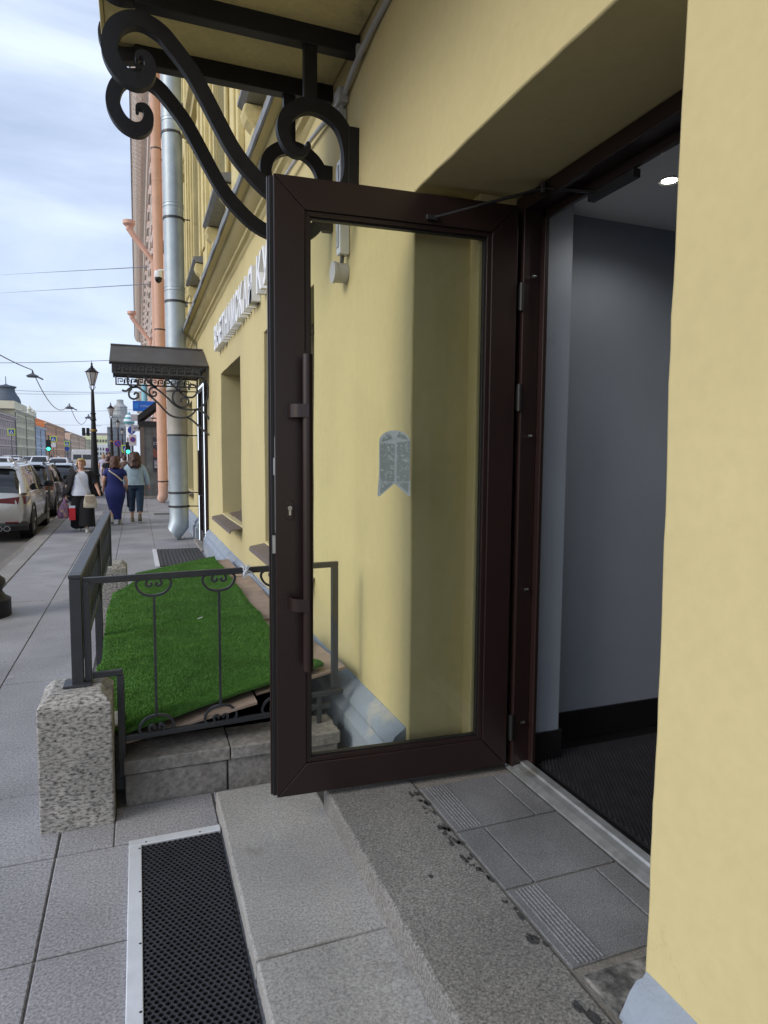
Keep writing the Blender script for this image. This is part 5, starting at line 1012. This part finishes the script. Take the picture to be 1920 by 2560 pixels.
    def torso(zb, zt=1.40, r0=None, grow=1.0, wob=0.):
        base = [(.80, .155, .125), (.90, .17*1, .13), (1.0, .155, .115), (1.08, .15, .113), (1.18, .162, .118), (1.27, .172, .118), (1.33, .168, .105), (1.375, .12, .085), (1.41, .07, .065)]
        rs = []
        zz = [zb+(zt-zb)*i/10 for i in range(11)]
        for z in zz:
            z_ = max(.8, min(1.41, z)); 
            for (a, b) in zip(base[:-1], base[1:]):
                if a[0] <= z_ <= b[0]: f = (z_-a[0])/(b[0]-a[0]); rx = a[1]+(b[1]-a[1])*f; ry = a[2]+(b[2]-a[2])*f; break
            g_ = grow*(fat if z < 1.34 else 1+(fat-1)*.4); rs.append((0, 0, z, rx*g_+.008, ry*g_+.008, .85))
        return rs
    def sleeve(mb, s_, upto, r0, r1):
        a, b, c = [Vector(p) for p in arms[s_]]; pts = [a+Vector((-s_*.05, 0, .01)), a.lerp(b, .15), a.lerp(b, .6)]; rs = [r0*1.1, r0, r0*.95]
        if upto > 1: pts += [b, b.lerp(c, upto-1)]; rs += [r0*.85, r1]
        else: pts += [a.lerp(b, upto)]; rs += [r1]
        mb.tube(pts, rs, 12)
    def trousers(hem, r_hip, r_knee, r_hem, m, name='trousers'):
        mb = MB(); rs = torso(.82, 1.0, grow=1.03); mb.loft(rs, 18)
        for s_ in (1, -1):
            hip, kn, an, ph = legs[s_]; a, b, c = Vector(hip), Vector(kn), Vector(an); f = (b.z-hem)/(b.z-c.z); e = b.lerp(c, f)
            mb.tube([a+Vector((-s_*.01, 0, .06)), a, a.lerp(b, .5), b, b.lerp(e, .5), e], [r_hip*.95, r_hip, .5*(r_hip+r_knee)*1.02, r_knee, .5*(r_knee+r_hem), r_hem], 14)
        return K(mb).build(name, m, t, smooth=True, ang=60)
    for c in cfg['clothes']: c(dict(K=K, torso=torso, sleeve=sleeve, trousers=trousers, t=t, arms=arms, legs=legs, fat=fat, k=k))
    for s_ in (1, -1):
        hip, kn, an, ph = legs[s_]; a = Vector(an); lift = .05 if (ph < 0 and st_ > .1) else 0
        sh = MB().loft([(a.x, a.y+.05, 0+lift*.3, .043, .125, .8), (a.x, a.y+.05, .025+lift*.4, .047, .130, .8), (a.x, a.y+.035, .055+lift, .042, .105, .8), (a.x, a.y, .085+lift, .036, .055, .9), (a.x, a.y-.005, .11+lift, .036, .045, .9)], 16)
        if lift: sh.v = [(x, y, z+max(0, (a.y+.12-y))*.35) for x, y, z in sh.v]
        K(sh).build('shoe', cfg.get('shoe', 'shoe_pale'), t, smooth=True, ang=50)
    t.location = (loc[0], loc[1], 0); t.rotation_euler = (0, 0, rz); return t
def c_shirt(m, zb=.82, upto=.55, grow=1.03, r0=.062, r1=.07, name='shirt', flare=0.):
    def f(e):
        mb = MB(); rs = e['torso'](zb, grow=grow); n = len(rs)
        if flare: rs = [(a, b, c, d+flare*(1-i/n)**2, g+flare*(1-i/n)**2, q) for i, (a, b, c, d, g, q) in enumerate(rs)]
        mb.loft(rs, 18)
        for s_ in (1, -1): e['sleeve'](mb, s_, upto, r0*e['fat']**.6, r1*e['fat']**.6)
        mb.v = [(x+n1(x*14, z*11, y*9)*.012, y+n1(x*14+3, z*11, y*9)*.014, z+n1(x*9, y*9, z*4)*.008) for x, y, z in mb.v]
        e['K'](mb).build(name, m, e['t'], smooth=True, ang=60)
    return f
def c_trousers(m, hem=.12, a=.105, b=.075, c=.06): return lambda e: e['trousers'](hem, a*e['fat'], b*e['fat'], c*e['fat'], m)
def c_dress(m, hem=.14, upto=.5):
    def f(e):
        mb = MB(); rs = [(0, .0, hem, .125, .16, .9), (.0, .0, .25, .128, .14, .9), (0, 0, .45, .155, .145, .9), (0, -.01, .66, .205, .17, .9), (0, -.015, .86, .225, .175, .9)]
        up_ = e['torso'](.95, grow=1.08); rs = [(a, b, c, d*e['fat'], g*e['fat'], q) for a, b, c, d, g, q in rs]+up_
        mb.loft(rs, 24)
        mb.v = [(x+n1(x*9, z*3, y*9)*.018*(z < .9), y+n1(x*9+3, z*4, y*9)*.022*(z < .95), z) for x, y, z in mb.v]
        for s_ in (1, -1): e['sleeve'](mb, s_, upto, .068*e['fat']**.6, .082*e['fat']**.6)
        e['K'](mb).build('dress', m, e['t'], smooth=True, ang=70)
    return f
def c_openjacket(m):
    def f(e):
        mb = MB(); rs = e['torso'](.80, grow=1.12); nA = 22; rows = []
        for i, (cx, cy, z, rx, ry, q) in enumerate(rs):
            fl_ = (1-i/len(rs))**1.5; row = []
            for j in range(nA+1):
                a = pi/2+.50+fl_*.35+(2*pi-1.0-fl_*.7)*j/nA; sw = fl_*(.16 if cos(a) > .1 else .03)      # right flap blown outwards
                row.append((cx+(rx+.02+sw)*cos(a), cy+(ry+.015)*sin(a)+fl_*.02, z+fl_*.05*(cos(a) > .3)))
            rows.append(row)
        mb.rings(rows, closed=False)
        for s_ in (1, -1): e['sleeve'](mb, s_, .95, .078*e['fat']**.5, .085*e['fat']**.5)
        o = e['K'](mb).build('jacket', m, e['t'], smooth=True, ang=60); so = o.modifiers.new('s', 'SOLIDIFY'); so.thickness = .012
        for z in (1.22, 1.05, .95): e['K'](MB().loft([(-.10, .150, z-.01, .010, .004), (-.10, .156, z, .013, .006), (-.10, .150, z+.01, .010, .004)], 8)).build('button', 'plate', o)
    return f
def c_strap(m, a, b, yf=.14, w=.018, back=-.145):
    def f(e):
        y = yf if yf else back
        pts = smoothpath([(a[0], 0.02 if y > 0 else -.02, a[1]+.01), (a[0]*.9, y*.85, a[1]-.04), (.5*(a[0]+b[0]), y*1.12, .5*(a[1]+b[1])), (b[0], y*1.1, b[1])], 5)
        e['K'](MB().tube([(p[0], p[1]*e['fat'], p[2]) for p in pts], [(w, .006)]*len(pts), 6)).build('strap', m, e['t'])
    return f
bw_ = person('blonde woman walking towards us in open black jacket and white top', (-1.13, 15.6), pi+.06, 1.54, dict(fat=1.22, hairm='hair_blond', hair=dict(len=-.02, w=1.08, rough=.03, wrap=1.9, seed=2), shoe='shoe_pale', stride=.2, lead=-1, armL=[(.30, .10, 1.10), (.36, .22, .92)], armR=[(.30, -.06, 1.08), (.33, -.02, .84)],
    clothes=[c_trousers('cl_black', .13, .13, .135, .15), c_shirt('cl_white', .84, .3, 1.10, .06, .07, 'top', .015), c_openjacket('cl_black')]))
person('woman in long navy dress walking away with a beige strap', (-.50, 16.9), .02, 1.60, dict(fat=1.08, hairm='hair_red', hair=dict(len=-.17, w=1.12, flare=.015, rough=.012, wrap=2.2, seed=4), shoe='shoe_pale', stride=.14, armL=[(.25, -.03, 1.10), (.27, .02, .88)], armR=[(.26, -.04, 1.10), (.27, .03, .86)],
    clothes=[c_dress('cl_navy'), c_strap('cream', (-.12, 1.36), (.17, 1.08), None, .018, -.15)]))
person('woman in pale denim jacket and jeans walking away', (-.05, 17.4), -.03, 1.70, dict(fat=1.0, hairm='hair_brown', hair=dict(len=-.24, w=1.22, flare=.05, rough=.03, wrap=2.3, seed=6, locks=True), shoe='shoe_tan', stride=.14, lead=-1, armR=[(.26, -.02, 1.10), (.30, .0, .88)], armL=[(.23, -.03, 1.12), (.24, .08, .9)],
    clothes=[c_trousers('cl_jeans', .26, .112, .085, .068), c_shirt('cl_denim', .90, 1.85, 1.16, .066, .05, 'jacket', .03)]))
# things they carry
hb_ = thing('handbag', 'cream shoulder bag hanging at the blonde woman\'s side', 'bag', (-.98, 15.45, .6)); hc = Vector((-.965, 15.42, .66))
MB().loft([(hc.x, hc.y, hc.z-.14, .10, .05, .6), (hc.x, hc.y, hc.z-.12, .135, .065, .6), (hc.x+.005, hc.y, hc.z, .13, .06, .6), (hc.x, hc.y, hc.z+.13, .095, .04, .6), (hc.x, hc.y, hc.z+.145, .07, .02, .6)], 20).build('bag_body', 'cream', hb_, smooth=True, ang=60)
MB().grid(lambda u, v: (hc.x-.09+.18*u, hc.y-.072+.004*v-.01*sin(u*pi), hc.z+.12-.13*v-.03*sin(u*pi)*v), 8, 4).build('bag_flap', mat('cream_dark', (.36, .29, .21), .8), hb_, smooth='all')
MB().tube(smoothpath([(hc.x-.05, hc.y, hc.z+.14), (-1.05, 15.39, .95), (-1.13, 15.385, 1.12), (-1.19, 15.43, 1.27), (-1.215, 15.58, 1.30)], 5), [(.017, .005)]*21, 6).build('bag_strap', mat('strap_white', (.6, .56, .48), .7), hb_)
hnd = Vector((-1.475, 15.62, .76))
pb = thing('plastic_bag', 'colourful plastic carrier bag in the blonde woman\'s hand', 'bag', (-1.49, 15.55, .3))
MB().loft([(-1.50, 15.52, .30, .09, .06, .7), (-1.50, 15.52, .34, .12, .08, .7), (-1.50, 15.52, .45, .12, .075, .7), (-1.485, 15.54, .58, .075, .05, .8), (-1.475, 15.57, .66, .035, .025), (-1.475, 15.6, .74, .02, .012)], 16).build('bag_body', mat('carrier', (.22, .10, .20), .35, var=.9, vs=9, dirt=(.42, .28, .10), ds=12, dth=.52), pb, smooth=True, ang=60)
rb_ = thing('paper_bag', 'red and white paper bag in the blonde woman\'s hand', 'bag', (-1.33, 15.5, .25))
MB().box(-1.385, -1.26, 15.46, 15.56, .26, .52).build('bag_body', mat('bag_red', (.60, .012, .02), .5), rb_, bevel=.004); MB().box(-1.383, -1.262, 15.462, 15.558, .521, .57).build('bag_rim', 'cl_white', rb_)
MB().tube([(-1.35, 15.51, .57), (-1.45, 15.58, .74), (-1.30, 15.51, .57)], .004, 5).build('bag_cord', 'cl_white', rb_)
uo = thing('umbrella', 'folded dark blue umbrella dangling from the hand of the woman in navy', 'umbrella', (-.22, 16.8, .4)); MB().lathe([(.004, .40), (.030, .42), (.034, .60), (.028, .78), (.012, .84)], -.215, 16.9, 10).build('folded_canopy', mat('umb', (.012, .02, .06), .7, var=.6, vs=30), uo, smooth=True); MB().tube([(-.215, 16.9, .83), (-.215, 16.9, .92)], .010, 6).build('handle', 'black', uo)
wbg = thing('shopping_bag', 'white shopping bag carried between the two women walking away', 'bag', (-.19, 17.4, .55)); MB().loft([(-.16, 17.5, .52, .05, .05, .7), (-.16, 17.5, .60, .075, .07, .7), (-.16, 17.5, .78, .06, .05, .8), (-.18, 17.48, .92, .02, .02)], 12).build('bag_body', 'sign_white', wbg, smooth=True)
# distant pedestrians
hs = dict(len=-.10, w=1.05)
def walker(lb, x, y, rz, H, top, bot, hair, dress=False):
    person(lb, (x, y), rz, H, dict(hairm=hair, hair=hs, stride=.14, clothes=[c_dress(top)] if dress else [c_trousers(bot), c_shirt(top, .84, .6, 1.06)]), 'pedestrians in the distance')
walker('distant woman in long pale dress and white cap coming towards us', -1.72, 39.5, pi, 1.68, mat('cl_pale', (.5, .48, .62), .85), None, 'hair_blond', True)
walker('distant person in pale pink top beside the woman in white cap', -1.52, 41.5, pi, 1.76, mat('cl_pink', (.58, .38, .36), .85), 'cl_pale', 'hair_brown')
walker('distant person in white shirt between the two women walking away', -.72, 38, 0, 1.72, 'cl_white', 'cl_pale', 'hair_brown')
walker('distant person with ochre top close to the navy dress', -.80, 33, 0, 1.55, mat('cl_ochre', (.52, .33, .10), .85), 'cl_black', 'hair_red')
walker('distant brown-haired person left of the denim jacket', -.52, 32, 0, 1.62, mat('cl_brown', (.14, .09, .07), .85), 'cl_black', 'hair_brown')
walker('distant person in dark clothes just left of the navy dress', -1.18, 31, 0, 1.58, 'cl_black', 'cl_black', 'hair_brown')
walker('far pedestrian in white by the crossing on the left', -14.2, 142, 0, 1.75, 'cl_white', 'cl_jeans', 'hair_brown')
walker('far pedestrian in dark blue by the crossing on the left', -15.6, 143, 1, 1.75, 'cl_navy', 'cl_black', 'hair_brown')
# ================================================================== FAR SIDE OF THE STREET
def farhouse(label, y0, y1, H, wall, rows, trim, X=-40., cols=None, roof=None, sidewall=None, pipe=True, z0=0):
    t = thing('street_house', label, 'building', (X, y0, 0), 'houses on the far side of the street')
    MB().box(X-14, X, y0, y1, -.2, H).build('wall', wall, t)
    if sidewall: MB().box(X-13.9, X-.1, y0-.06, y0-.001, 0, H-.2).build('side_wall', sidewall, t)
    n = cols or max(3, int((y1-y0)/3.2)); wi = MB(); tr = MB()
    for i in range(n):
        yc = y0+(y1-y0)*(i+.5)/n
        for k in range(rows):
            z = 1.2+(H-2.2)*k/rows+.35; hh = (H-2.2)/rows*.60
            wi.box(X, X+.06, yc-.62, yc+.62, z, z+hh); tr.box(X, X+.22, yc-.85, yc+.85, z+hh+.12, z+hh+.42).box(X, X+.16, yc-.82, yc-.64, z-.1, z+hh+.11).box(X, X+.16, yc+.64, yc+.82, z-.1, z+hh+.11).box(X, X+.25, yc-.8, yc+.8, z-.28, z-.11)
    w = wi.build('windows', mat('far_glass', (.11, .115, .12), .2, var=.3, vs=1), t); w['kind'] = 'stuff'; q = tr.build('window_trim', trim, t); q['kind'] = 'stuff'
    MB().extr([(X, H-1.0), (X+.3, H-.9), (X+.5, H-.5), (X+.95, H-.3), (X+.95, H), (X, H+.1)], 'y', y0, y1).build('cornice', trim, t)
    MB().extr([(X, 4.3), (X+.35, 4.4), (X+.35, 4.7), (X, 4.8)], 'y', y0, y1).build('string_course', trim, t)
    MB().box(X-13.5, X+.2, y0+.3, y1-.3, H+.101, H+.5).extr([(X+.1, H+.5), (X-6, H+2.6), (X-13.4, H+.5)], 'y', y0+.3, y1-.3).build('roof', roof or mat('far_roof', (.22, .19, .18), .7), t)
    if pipe:
        for yy in (y0+.4, .5*(y0+y1), y1-.4): MB().box(X+.1, X+.35, yy-.18, yy+.18, .2, H-.9).build('rain_pipe', mat('far_pipe', (.20, .17, .16), .7), t)
    return t
f_ = lambda n, c: mat(n, c, .9, var=.1, vs=.3)
farhouse('mauve stuccoed house with balconies at the left edge of the picture', 170, 264, 14.6, f_('fh_mauve', (.64, .50, .47)), 4, f_('ft_mauve', (.70, .60, .56)))
hy = farhouse('ornate cream house with dark domed roof across the street', 264, 312, 17.6, f_('fh_cream', (.76, .69, .50)), 4, f_('ft_cream', (.80, .75, .60)))
MB().box(-47, -39.6, 262, 290, 17.7, 20.4).build('attic', 'fh_cream', hy)
dmx = MB().lathe([(4.9, 20.4), (4.8, 21.8), (4.3, 23.2), (3.5, 24.4), (3.0, 25.4), (2.9, 26.4), (3.5, 26.8), (3.5, 27.3), (1.0, 27.8), (.15, 28.2), (.12, 31)], -45.5, 284, 8).build('dome', f_('slate', (.11, .13, .16)), hy, smooth=True, ang=50)
for yy, zz in ((296, 19.6), (304, 18.9), (309, 18.6)): MB().lathe([(.7, 17.6), (.7, zz), (1.0, zz+.1), (.5, zz+.8), (.1, zz+1.6)], -39.5, yy, 10).build('roof_urn', 'ft_cream', hy, smooth=True)
farhouse('pale blue narrow house between the cream and orange ones', 312, 345, 13.7, f_('fh_blue', (.50, .60, .74)), 4, f_('ft_blue', (.75, .78, .82)))
farhouse('orange house with bright blank side wall across the street', 345, 432, 17.0, f_('fh_orange', (.84, .45, .27)), 4, f_('ft_orange', (.82, .60, .44)), sidewall=f_('fh_orange2', (.86, .28, .09)), roof=f_('roof_or', (.62, .22, .10)))
farhouse('low grey-brown house between the orange and peach ones', 432, 470, 10.5, f_('fh_brown', (.50, .39, .35)), 3, f_('ft_brown', (.58, .52, .48)))
farhouse('long peach house far down the left side of the street', 470, 600, 16.0, f_('fh_peach', (.84, .58, .42)), 4, f_('ft_peach', (.84, .70, .56)))
farhouse('pale yellow house farthest down the left side', 600, 690, 14.5, f_('fh_pyel', (.80, .71, .46)), 4, f_('ft_pyel', (.82, .76, .60)))
t = thing('street_house', 'yellow and white building closing the far end of the street', 'building', (-22, 700, 0), 'houses on the far side of the street')
MB().box(-48, -4, 700, 712, -.2, 21).build('wall', f_('fh_end', (0.880, 0.880, 0.542)), t); MB().box(-48, -10, 699.7, 699.99, -.2, 12.5).build('lower_front', f_('fh_white', (0.880, 0.880, 0.880)), t); MB().extr([(700, 21), (706, 23.5), (712, 21)], 'x', -48, -4).build('roof', 'far_roof', t)
wv = MB()
for i in range(16):
    for z in (2, 6.5, 14.5): wv.box(-46+i*2.5, -44.8+i*2.5, 699.55, 699.69, z, z+2.6)
wq = wv.build('windows', 'far_glass', t); wq['kind'] = 'stuff'
# tower wrapped in scaffolding
tw = thing('bell_tower', 'grey bell tower wrapped in scaffold netting at the end of the right side', 'tower', (-5.2, 252, 0)); net = mat('netting', (.34, .37, .40), .9, var=.25, vs=.8, fine=.15, fs=6); net2 = mat('netting2', (.42, .43, .42), .9, var=.25, vs=1.2)
MB().box(-9.4, -1.2, 249, 258, 0, 11.6).build('lower_tier', net, tw); MB().box(-7.9, -2.7, 250, 256, 11.6, 16.0).build('middle_tier', net2, tw); MB().lathe([(2.35, 16), (2.35, 18.6), (2.5, 18.7), (2.3, 19.0), (1.5, 19.6), (1.2, 20.0), (1.1, 21.0), (1.25, 21.1), (.9, 21.4)], -5.15, 253, 16).build('drum', net2, tw)
sf = MB()
for z in range(1, 16, 2): sf.box(-9.5, -1.1, 248.8, 248.9, z, z+.12) if z < 12 else sf.box(-8.0, -2.6, 249.8, 249.9, z, z+.12)
for x in [-9.4+k*.82 for k in range(11)]: sf.box(x-.05, x+.05, 248.75, 248.85, 0, 11.6)
sf.build('scaffold', mat('scaf', (.25, .25, .25), .7), tw)
ch = thing('onion_dome', 'small striped white and green onion dome beside the scaffolded tower', 'dome', (-2.2, 240, 0)); MB().lathe([(1.0, 0), (1.0, 11.5), (1.3, 11.6)], -2.2, 240, 14).build('drum', 'fh_white', ch)
for k in range(7):
    pr = [(1.0, 11.6), (1.75, 12.6), (1.75, 13.6), (1.2, 14.8), (.5, 15.8), (.12, 16.8)]
    za, zb = 11.6+k*.75, 11.6+(k+1)*.75
    def rad(z):
        for (r0, z0_), (r1, z1_) in zip(pr[:-1], pr[1:]):
            if z0_ <= z <= z1_: return r0+(r1-r0)*(z-z0_)/(z1_-z0_)
        return .1
    MB().lathe([(rad(za), za), (rad(.5*(za+zb)), .5*(za+zb)), (rad(min(zb, 16.8)), min(zb, 16.8))], -2.2, 240, 14).build('band', mat('dome_green', (.12, .36, .36), .5) if k % 2 else 'sign_white', ch, smooth=True)
# ================================================================== ROAD SIGNS AND SIGNALS
mat('s_blue', (.02, .06, .35), .5); mat('s_lime', (.55, .75, .06), .5); mat('s_white', (.75, .75, .76), .5); mat('s_red', (.55, .04, .05), .5); mat('pole', (.05, .05, .055), .6); mat('go', (.0, .5, .3), .3, emit=(.05, 1., .55), es=2.2); mat('lens_off', (.02, .02, .02), .3)
def disc(x, y, z, r, m, n, par, dy=0): return MB().rings([[(x+r*cos(k*pi/12), y-dy-q, z+r*sin(k*pi/12)) for k in range(24)] for q in (0, .02)]).build(n, m, par)
def crossing(label, x, y, z, s_, zb=0, pole=True):
    t = thing('crossing_sign', label, 'road sign', (x, y, zb), 'pedestrian crossing signs')
    if pole: MB().tube([(x, y+.06, zb), (x, y+.06, z+s_*.5)], .05, 8).build('pole', 'pole', t)
    MB().box(x-s_*.5, x+s_*.5, y-.02, y, z-s_*.5, z+s_*.5).build('border', 's_lime', t); MB().box(x-s_*.36, x+s_*.36, y-.04, y-.021, z-s_*.36, z+s_*.36).build('panel', 's_blue', t)
    MB().extr([(x-s_*.30, z-s_*.27), (x+s_*.30, z-s_*.27), (x, z+s_*.28)], 'y', y-.06, y-.041).build('triangle', 's_white', t)
    MB().extr([(x-s_*.03, z+s_*.05), (x+s_*.05, z+s_*.05), (x+s_*.10, z-s_*.24), (x+s_*.05, z-s_*.24), (x+s_*.01, z-s_*.08), (x-s_*.08, z-s_*.24), (x-s_*.12, z-s_*.22)], 'y', y-.08, y-.061).lathe([(.0, z+s_*.07), (s_*.045, z+s_*.10), (0, z+s_*.14)], x, y-.07, 6).build('figure', 's_blue', t)
    return t
crossing('lime-bordered crossing sign farthest left, in front of the mauve house', -16, 102.5, 4.75, .92, ROAD_Z)
c2 = crossing('lime-bordered crossing sign in front of the orange house', -16, 151, 4.9, 1.25, ROAD_Z); disc(-16, 151, 3.7, .5, 's_white', 'lower_disc', c2)
c3 = crossing('lime-bordered crossing sign at the right end of the orange house', -16, 179, 4.45, 1.25, ROAD_Z); disc(-16, 179, 3.2, .5, 's_blue', 'no_parking_disc', c3)
def noparking(label, x, y, z, r, plate=False, pole=True):
    t = thing('no_parking_sign', label, 'road sign', (x, y, 0), 'no parking signs')
    if pole: MB().tube([(x, y+.06, 0), (x, y+.06, z+r)], .035, 8).build('pole', 'pole', t)
    if plate: MB().box(x-r*1.35, x+r*1.35, y-.0, y+.012, z-r*2.4, z+r*1.9).build('plate', 'white_board', t)
    disc(x, y-.002, z, r, 's_red', 'rim', t); disc(x, y, z, r*.84, 's_blue', 'field', t, .021)
    MB().extr([(x-r*.62, z+r*.5), (x-r*.5, z+r*.62), (x+r*.62, z-r*.5), (x+r*.5, z-r*.62)], 'y', y-.06, y-.043).build('slash', 's_red', t); return t
noparking('round no parking sign on a pole right of the second street lamp', -1.02, 41.0, 2.34, .19)
noparking('no parking sign on a white plate beside the shop porch', -.20, 41.0, 2.58, .15, True)
noparking('tiny no parking sign far down the kerb above the white cap', -2.3, 60, 2.1, .17)
bs_ = thing('blue_disc_sign', 'round blue road sign partly hidden by the white sign boards', 'road sign', (-.25, 42.5, 0)); MB().tube([(-.25, 42.56, 0), (-.25, 42.56, 3.5)], .035, 8).build('pole', 'pole', bs_); disc(-.25, 42.5, 3.17, .23, 's_blue', 'disc', bs_); MB().box(-.27, -.22, 42.45, 42.475, 2.98, 3.2).build('bar', 's_white', bs_)
def signal(label, x, y, z, h, zb, lit=True, cross=False, solo=False):
    t = thing('traffic_light', label, 'traffic light', (x, y, zb), 'traffic lights'); w = h*.19
    if not solo: MB().tube([(x, y+w, zb), (x, y+w, z+h*.9)], h*.055, 8).build('pole', 'pole', t)
    b = MB().box(x-w, x+w, y-w*.8, y+w*.8, z-h*.5, z+h*.5).build('housing', 'black', t, bevel=w*.2)
    for k in range(3):
        zz = z+h*(.32-.32*k); disc(x, y-w*.8, zz, w*.78, 'go' if (lit and k == 2) else 'lens_off', 'lamp', t)
        MB().rings([[(x+w*.9*cos(a*pi/8), y-w*.8-q, zz+w*.9*sin(a*pi/8)) for a in range(9)] for q in (0, w*1.2)], closed=False).build('visor', 'black', t)
    return t
signal('green traffic light on a mast in front of the orange house', -15.9, 142, 3.5, 2.1, ROAD_Z)
signal('green traffic light above the heads beside the shop porch', -.66, 58, 2.27, .95, 0)
l2 = crossing('crossing sign half hidden behind the right traffic light', -.86, 59, 2.22, .62, 0)
signal('unlit traffic light hanging from the wires, left of the pair', -13.6, 200, 8.1, 2.2, 7, False, solo=True); signal('unlit traffic light hanging from the wires, right of the pair', -12.5, 200, 8.1, 2.2, 7, False, solo=True)
# ================================================================== OVERHEAD WIRES AND HUNG LAMPS
mat('wirem', (.12, .13, .16), .6)
def wire(label, a, b, sag, r, n=24):
    a, b = Vector(a), Vector(b); pts = [a.lerp(b, i/n)-Vector((0, 0, 4*sag*(i/n)*(1-i/n))) for i in range(n+1)]
    return tag(MB().tube(pts, r, 5).build('overhead_wire', 'wirem'), label, 'wire', 'overhead wires')
wire('upper span wire running from the pink house over the street', (1.1, 42, 12.75), (-42, 262, 63), 0, .028); wire('lower span wire running from the pink house over the street', (1.1, 43, 12.0), (-42, 258, 56), 0, .028)
hl = []
cab = [Vector((-10.6, 40, 9.7)), Vector((-9.19, 71.5, 9.75)), Vector((-9.74, 115, 9.75)), Vector((-8.74, 142.5, 9.75)), Vector((-8.6, 190, 9.6))]
for i, (a, b) in enumerate(zip(cab[:-1], cab[1:])):
    wire(['sagging cable at the left edge above the traffic', 'sagging cable between the first and second hung lamp', 'sagging cable between the second and third hung lamp', 'farthest sagging cable beyond the hung lamps'][i], a, b, (.4, 2.2, 2.6, 1.0)[i], .045)
for i, p in enumerate(cab[1:4]):
    s_ = (1., 1.2, 1.3)[i]
    t = thing('hung_street_light', ['grey street light hung on the cable, nearest and largest', 'grey street light hung on the cable, second along', 'grey street light hung on the cable, farthest'][i], 'street light', tuple(p), 'street lights hung over the road')
    MB().tube([p, p-Vector((0, 0, .35*s_))], .05*s_, 6).build('hanger', 'pole', t); q = p-Vector((0, 0, .55*s_))
    MB().loft([(q.x, q.y, q.z-.16*s_, .45*s_, .3*s_, .7), (q.x, q.y, q.z, .55*s_, .35*s_, .7), (q.x, q.y, q.z+.15*s_, .25*s_, .2*s_, .7), (q.x, q.y, q.z+.22*s_, .12*s_, .12*s_)], 12).build('housing', mat('lamp_grey', (.10, .11, .12), .5), t, smooth=True, ang=40)
    MB().rings([[(q.x+(.35+u*.55)*s_, q.y+v*s_, q.z+(w_-u*.25)*s_) for v, w_ in ((-.25, -.12), (.25, -.12), (.25, .02), (-.25, .02))] for u in (0, 1)]).build('reflector', 'lamp_grey', t)
for i, (ya, z, yb) in enumerate(((60, 9.0, 66), (95, 9.3, 92), (118, 11.5, 110), (143, 10.2, 146), (200, 10.0, 204))):
    wire('thin overhead span wire crossing the street above the traffic', (1.2, ya, z+.9), (-42, yb, z+1.6), 1.3, .022 if ya < 100 else .03)
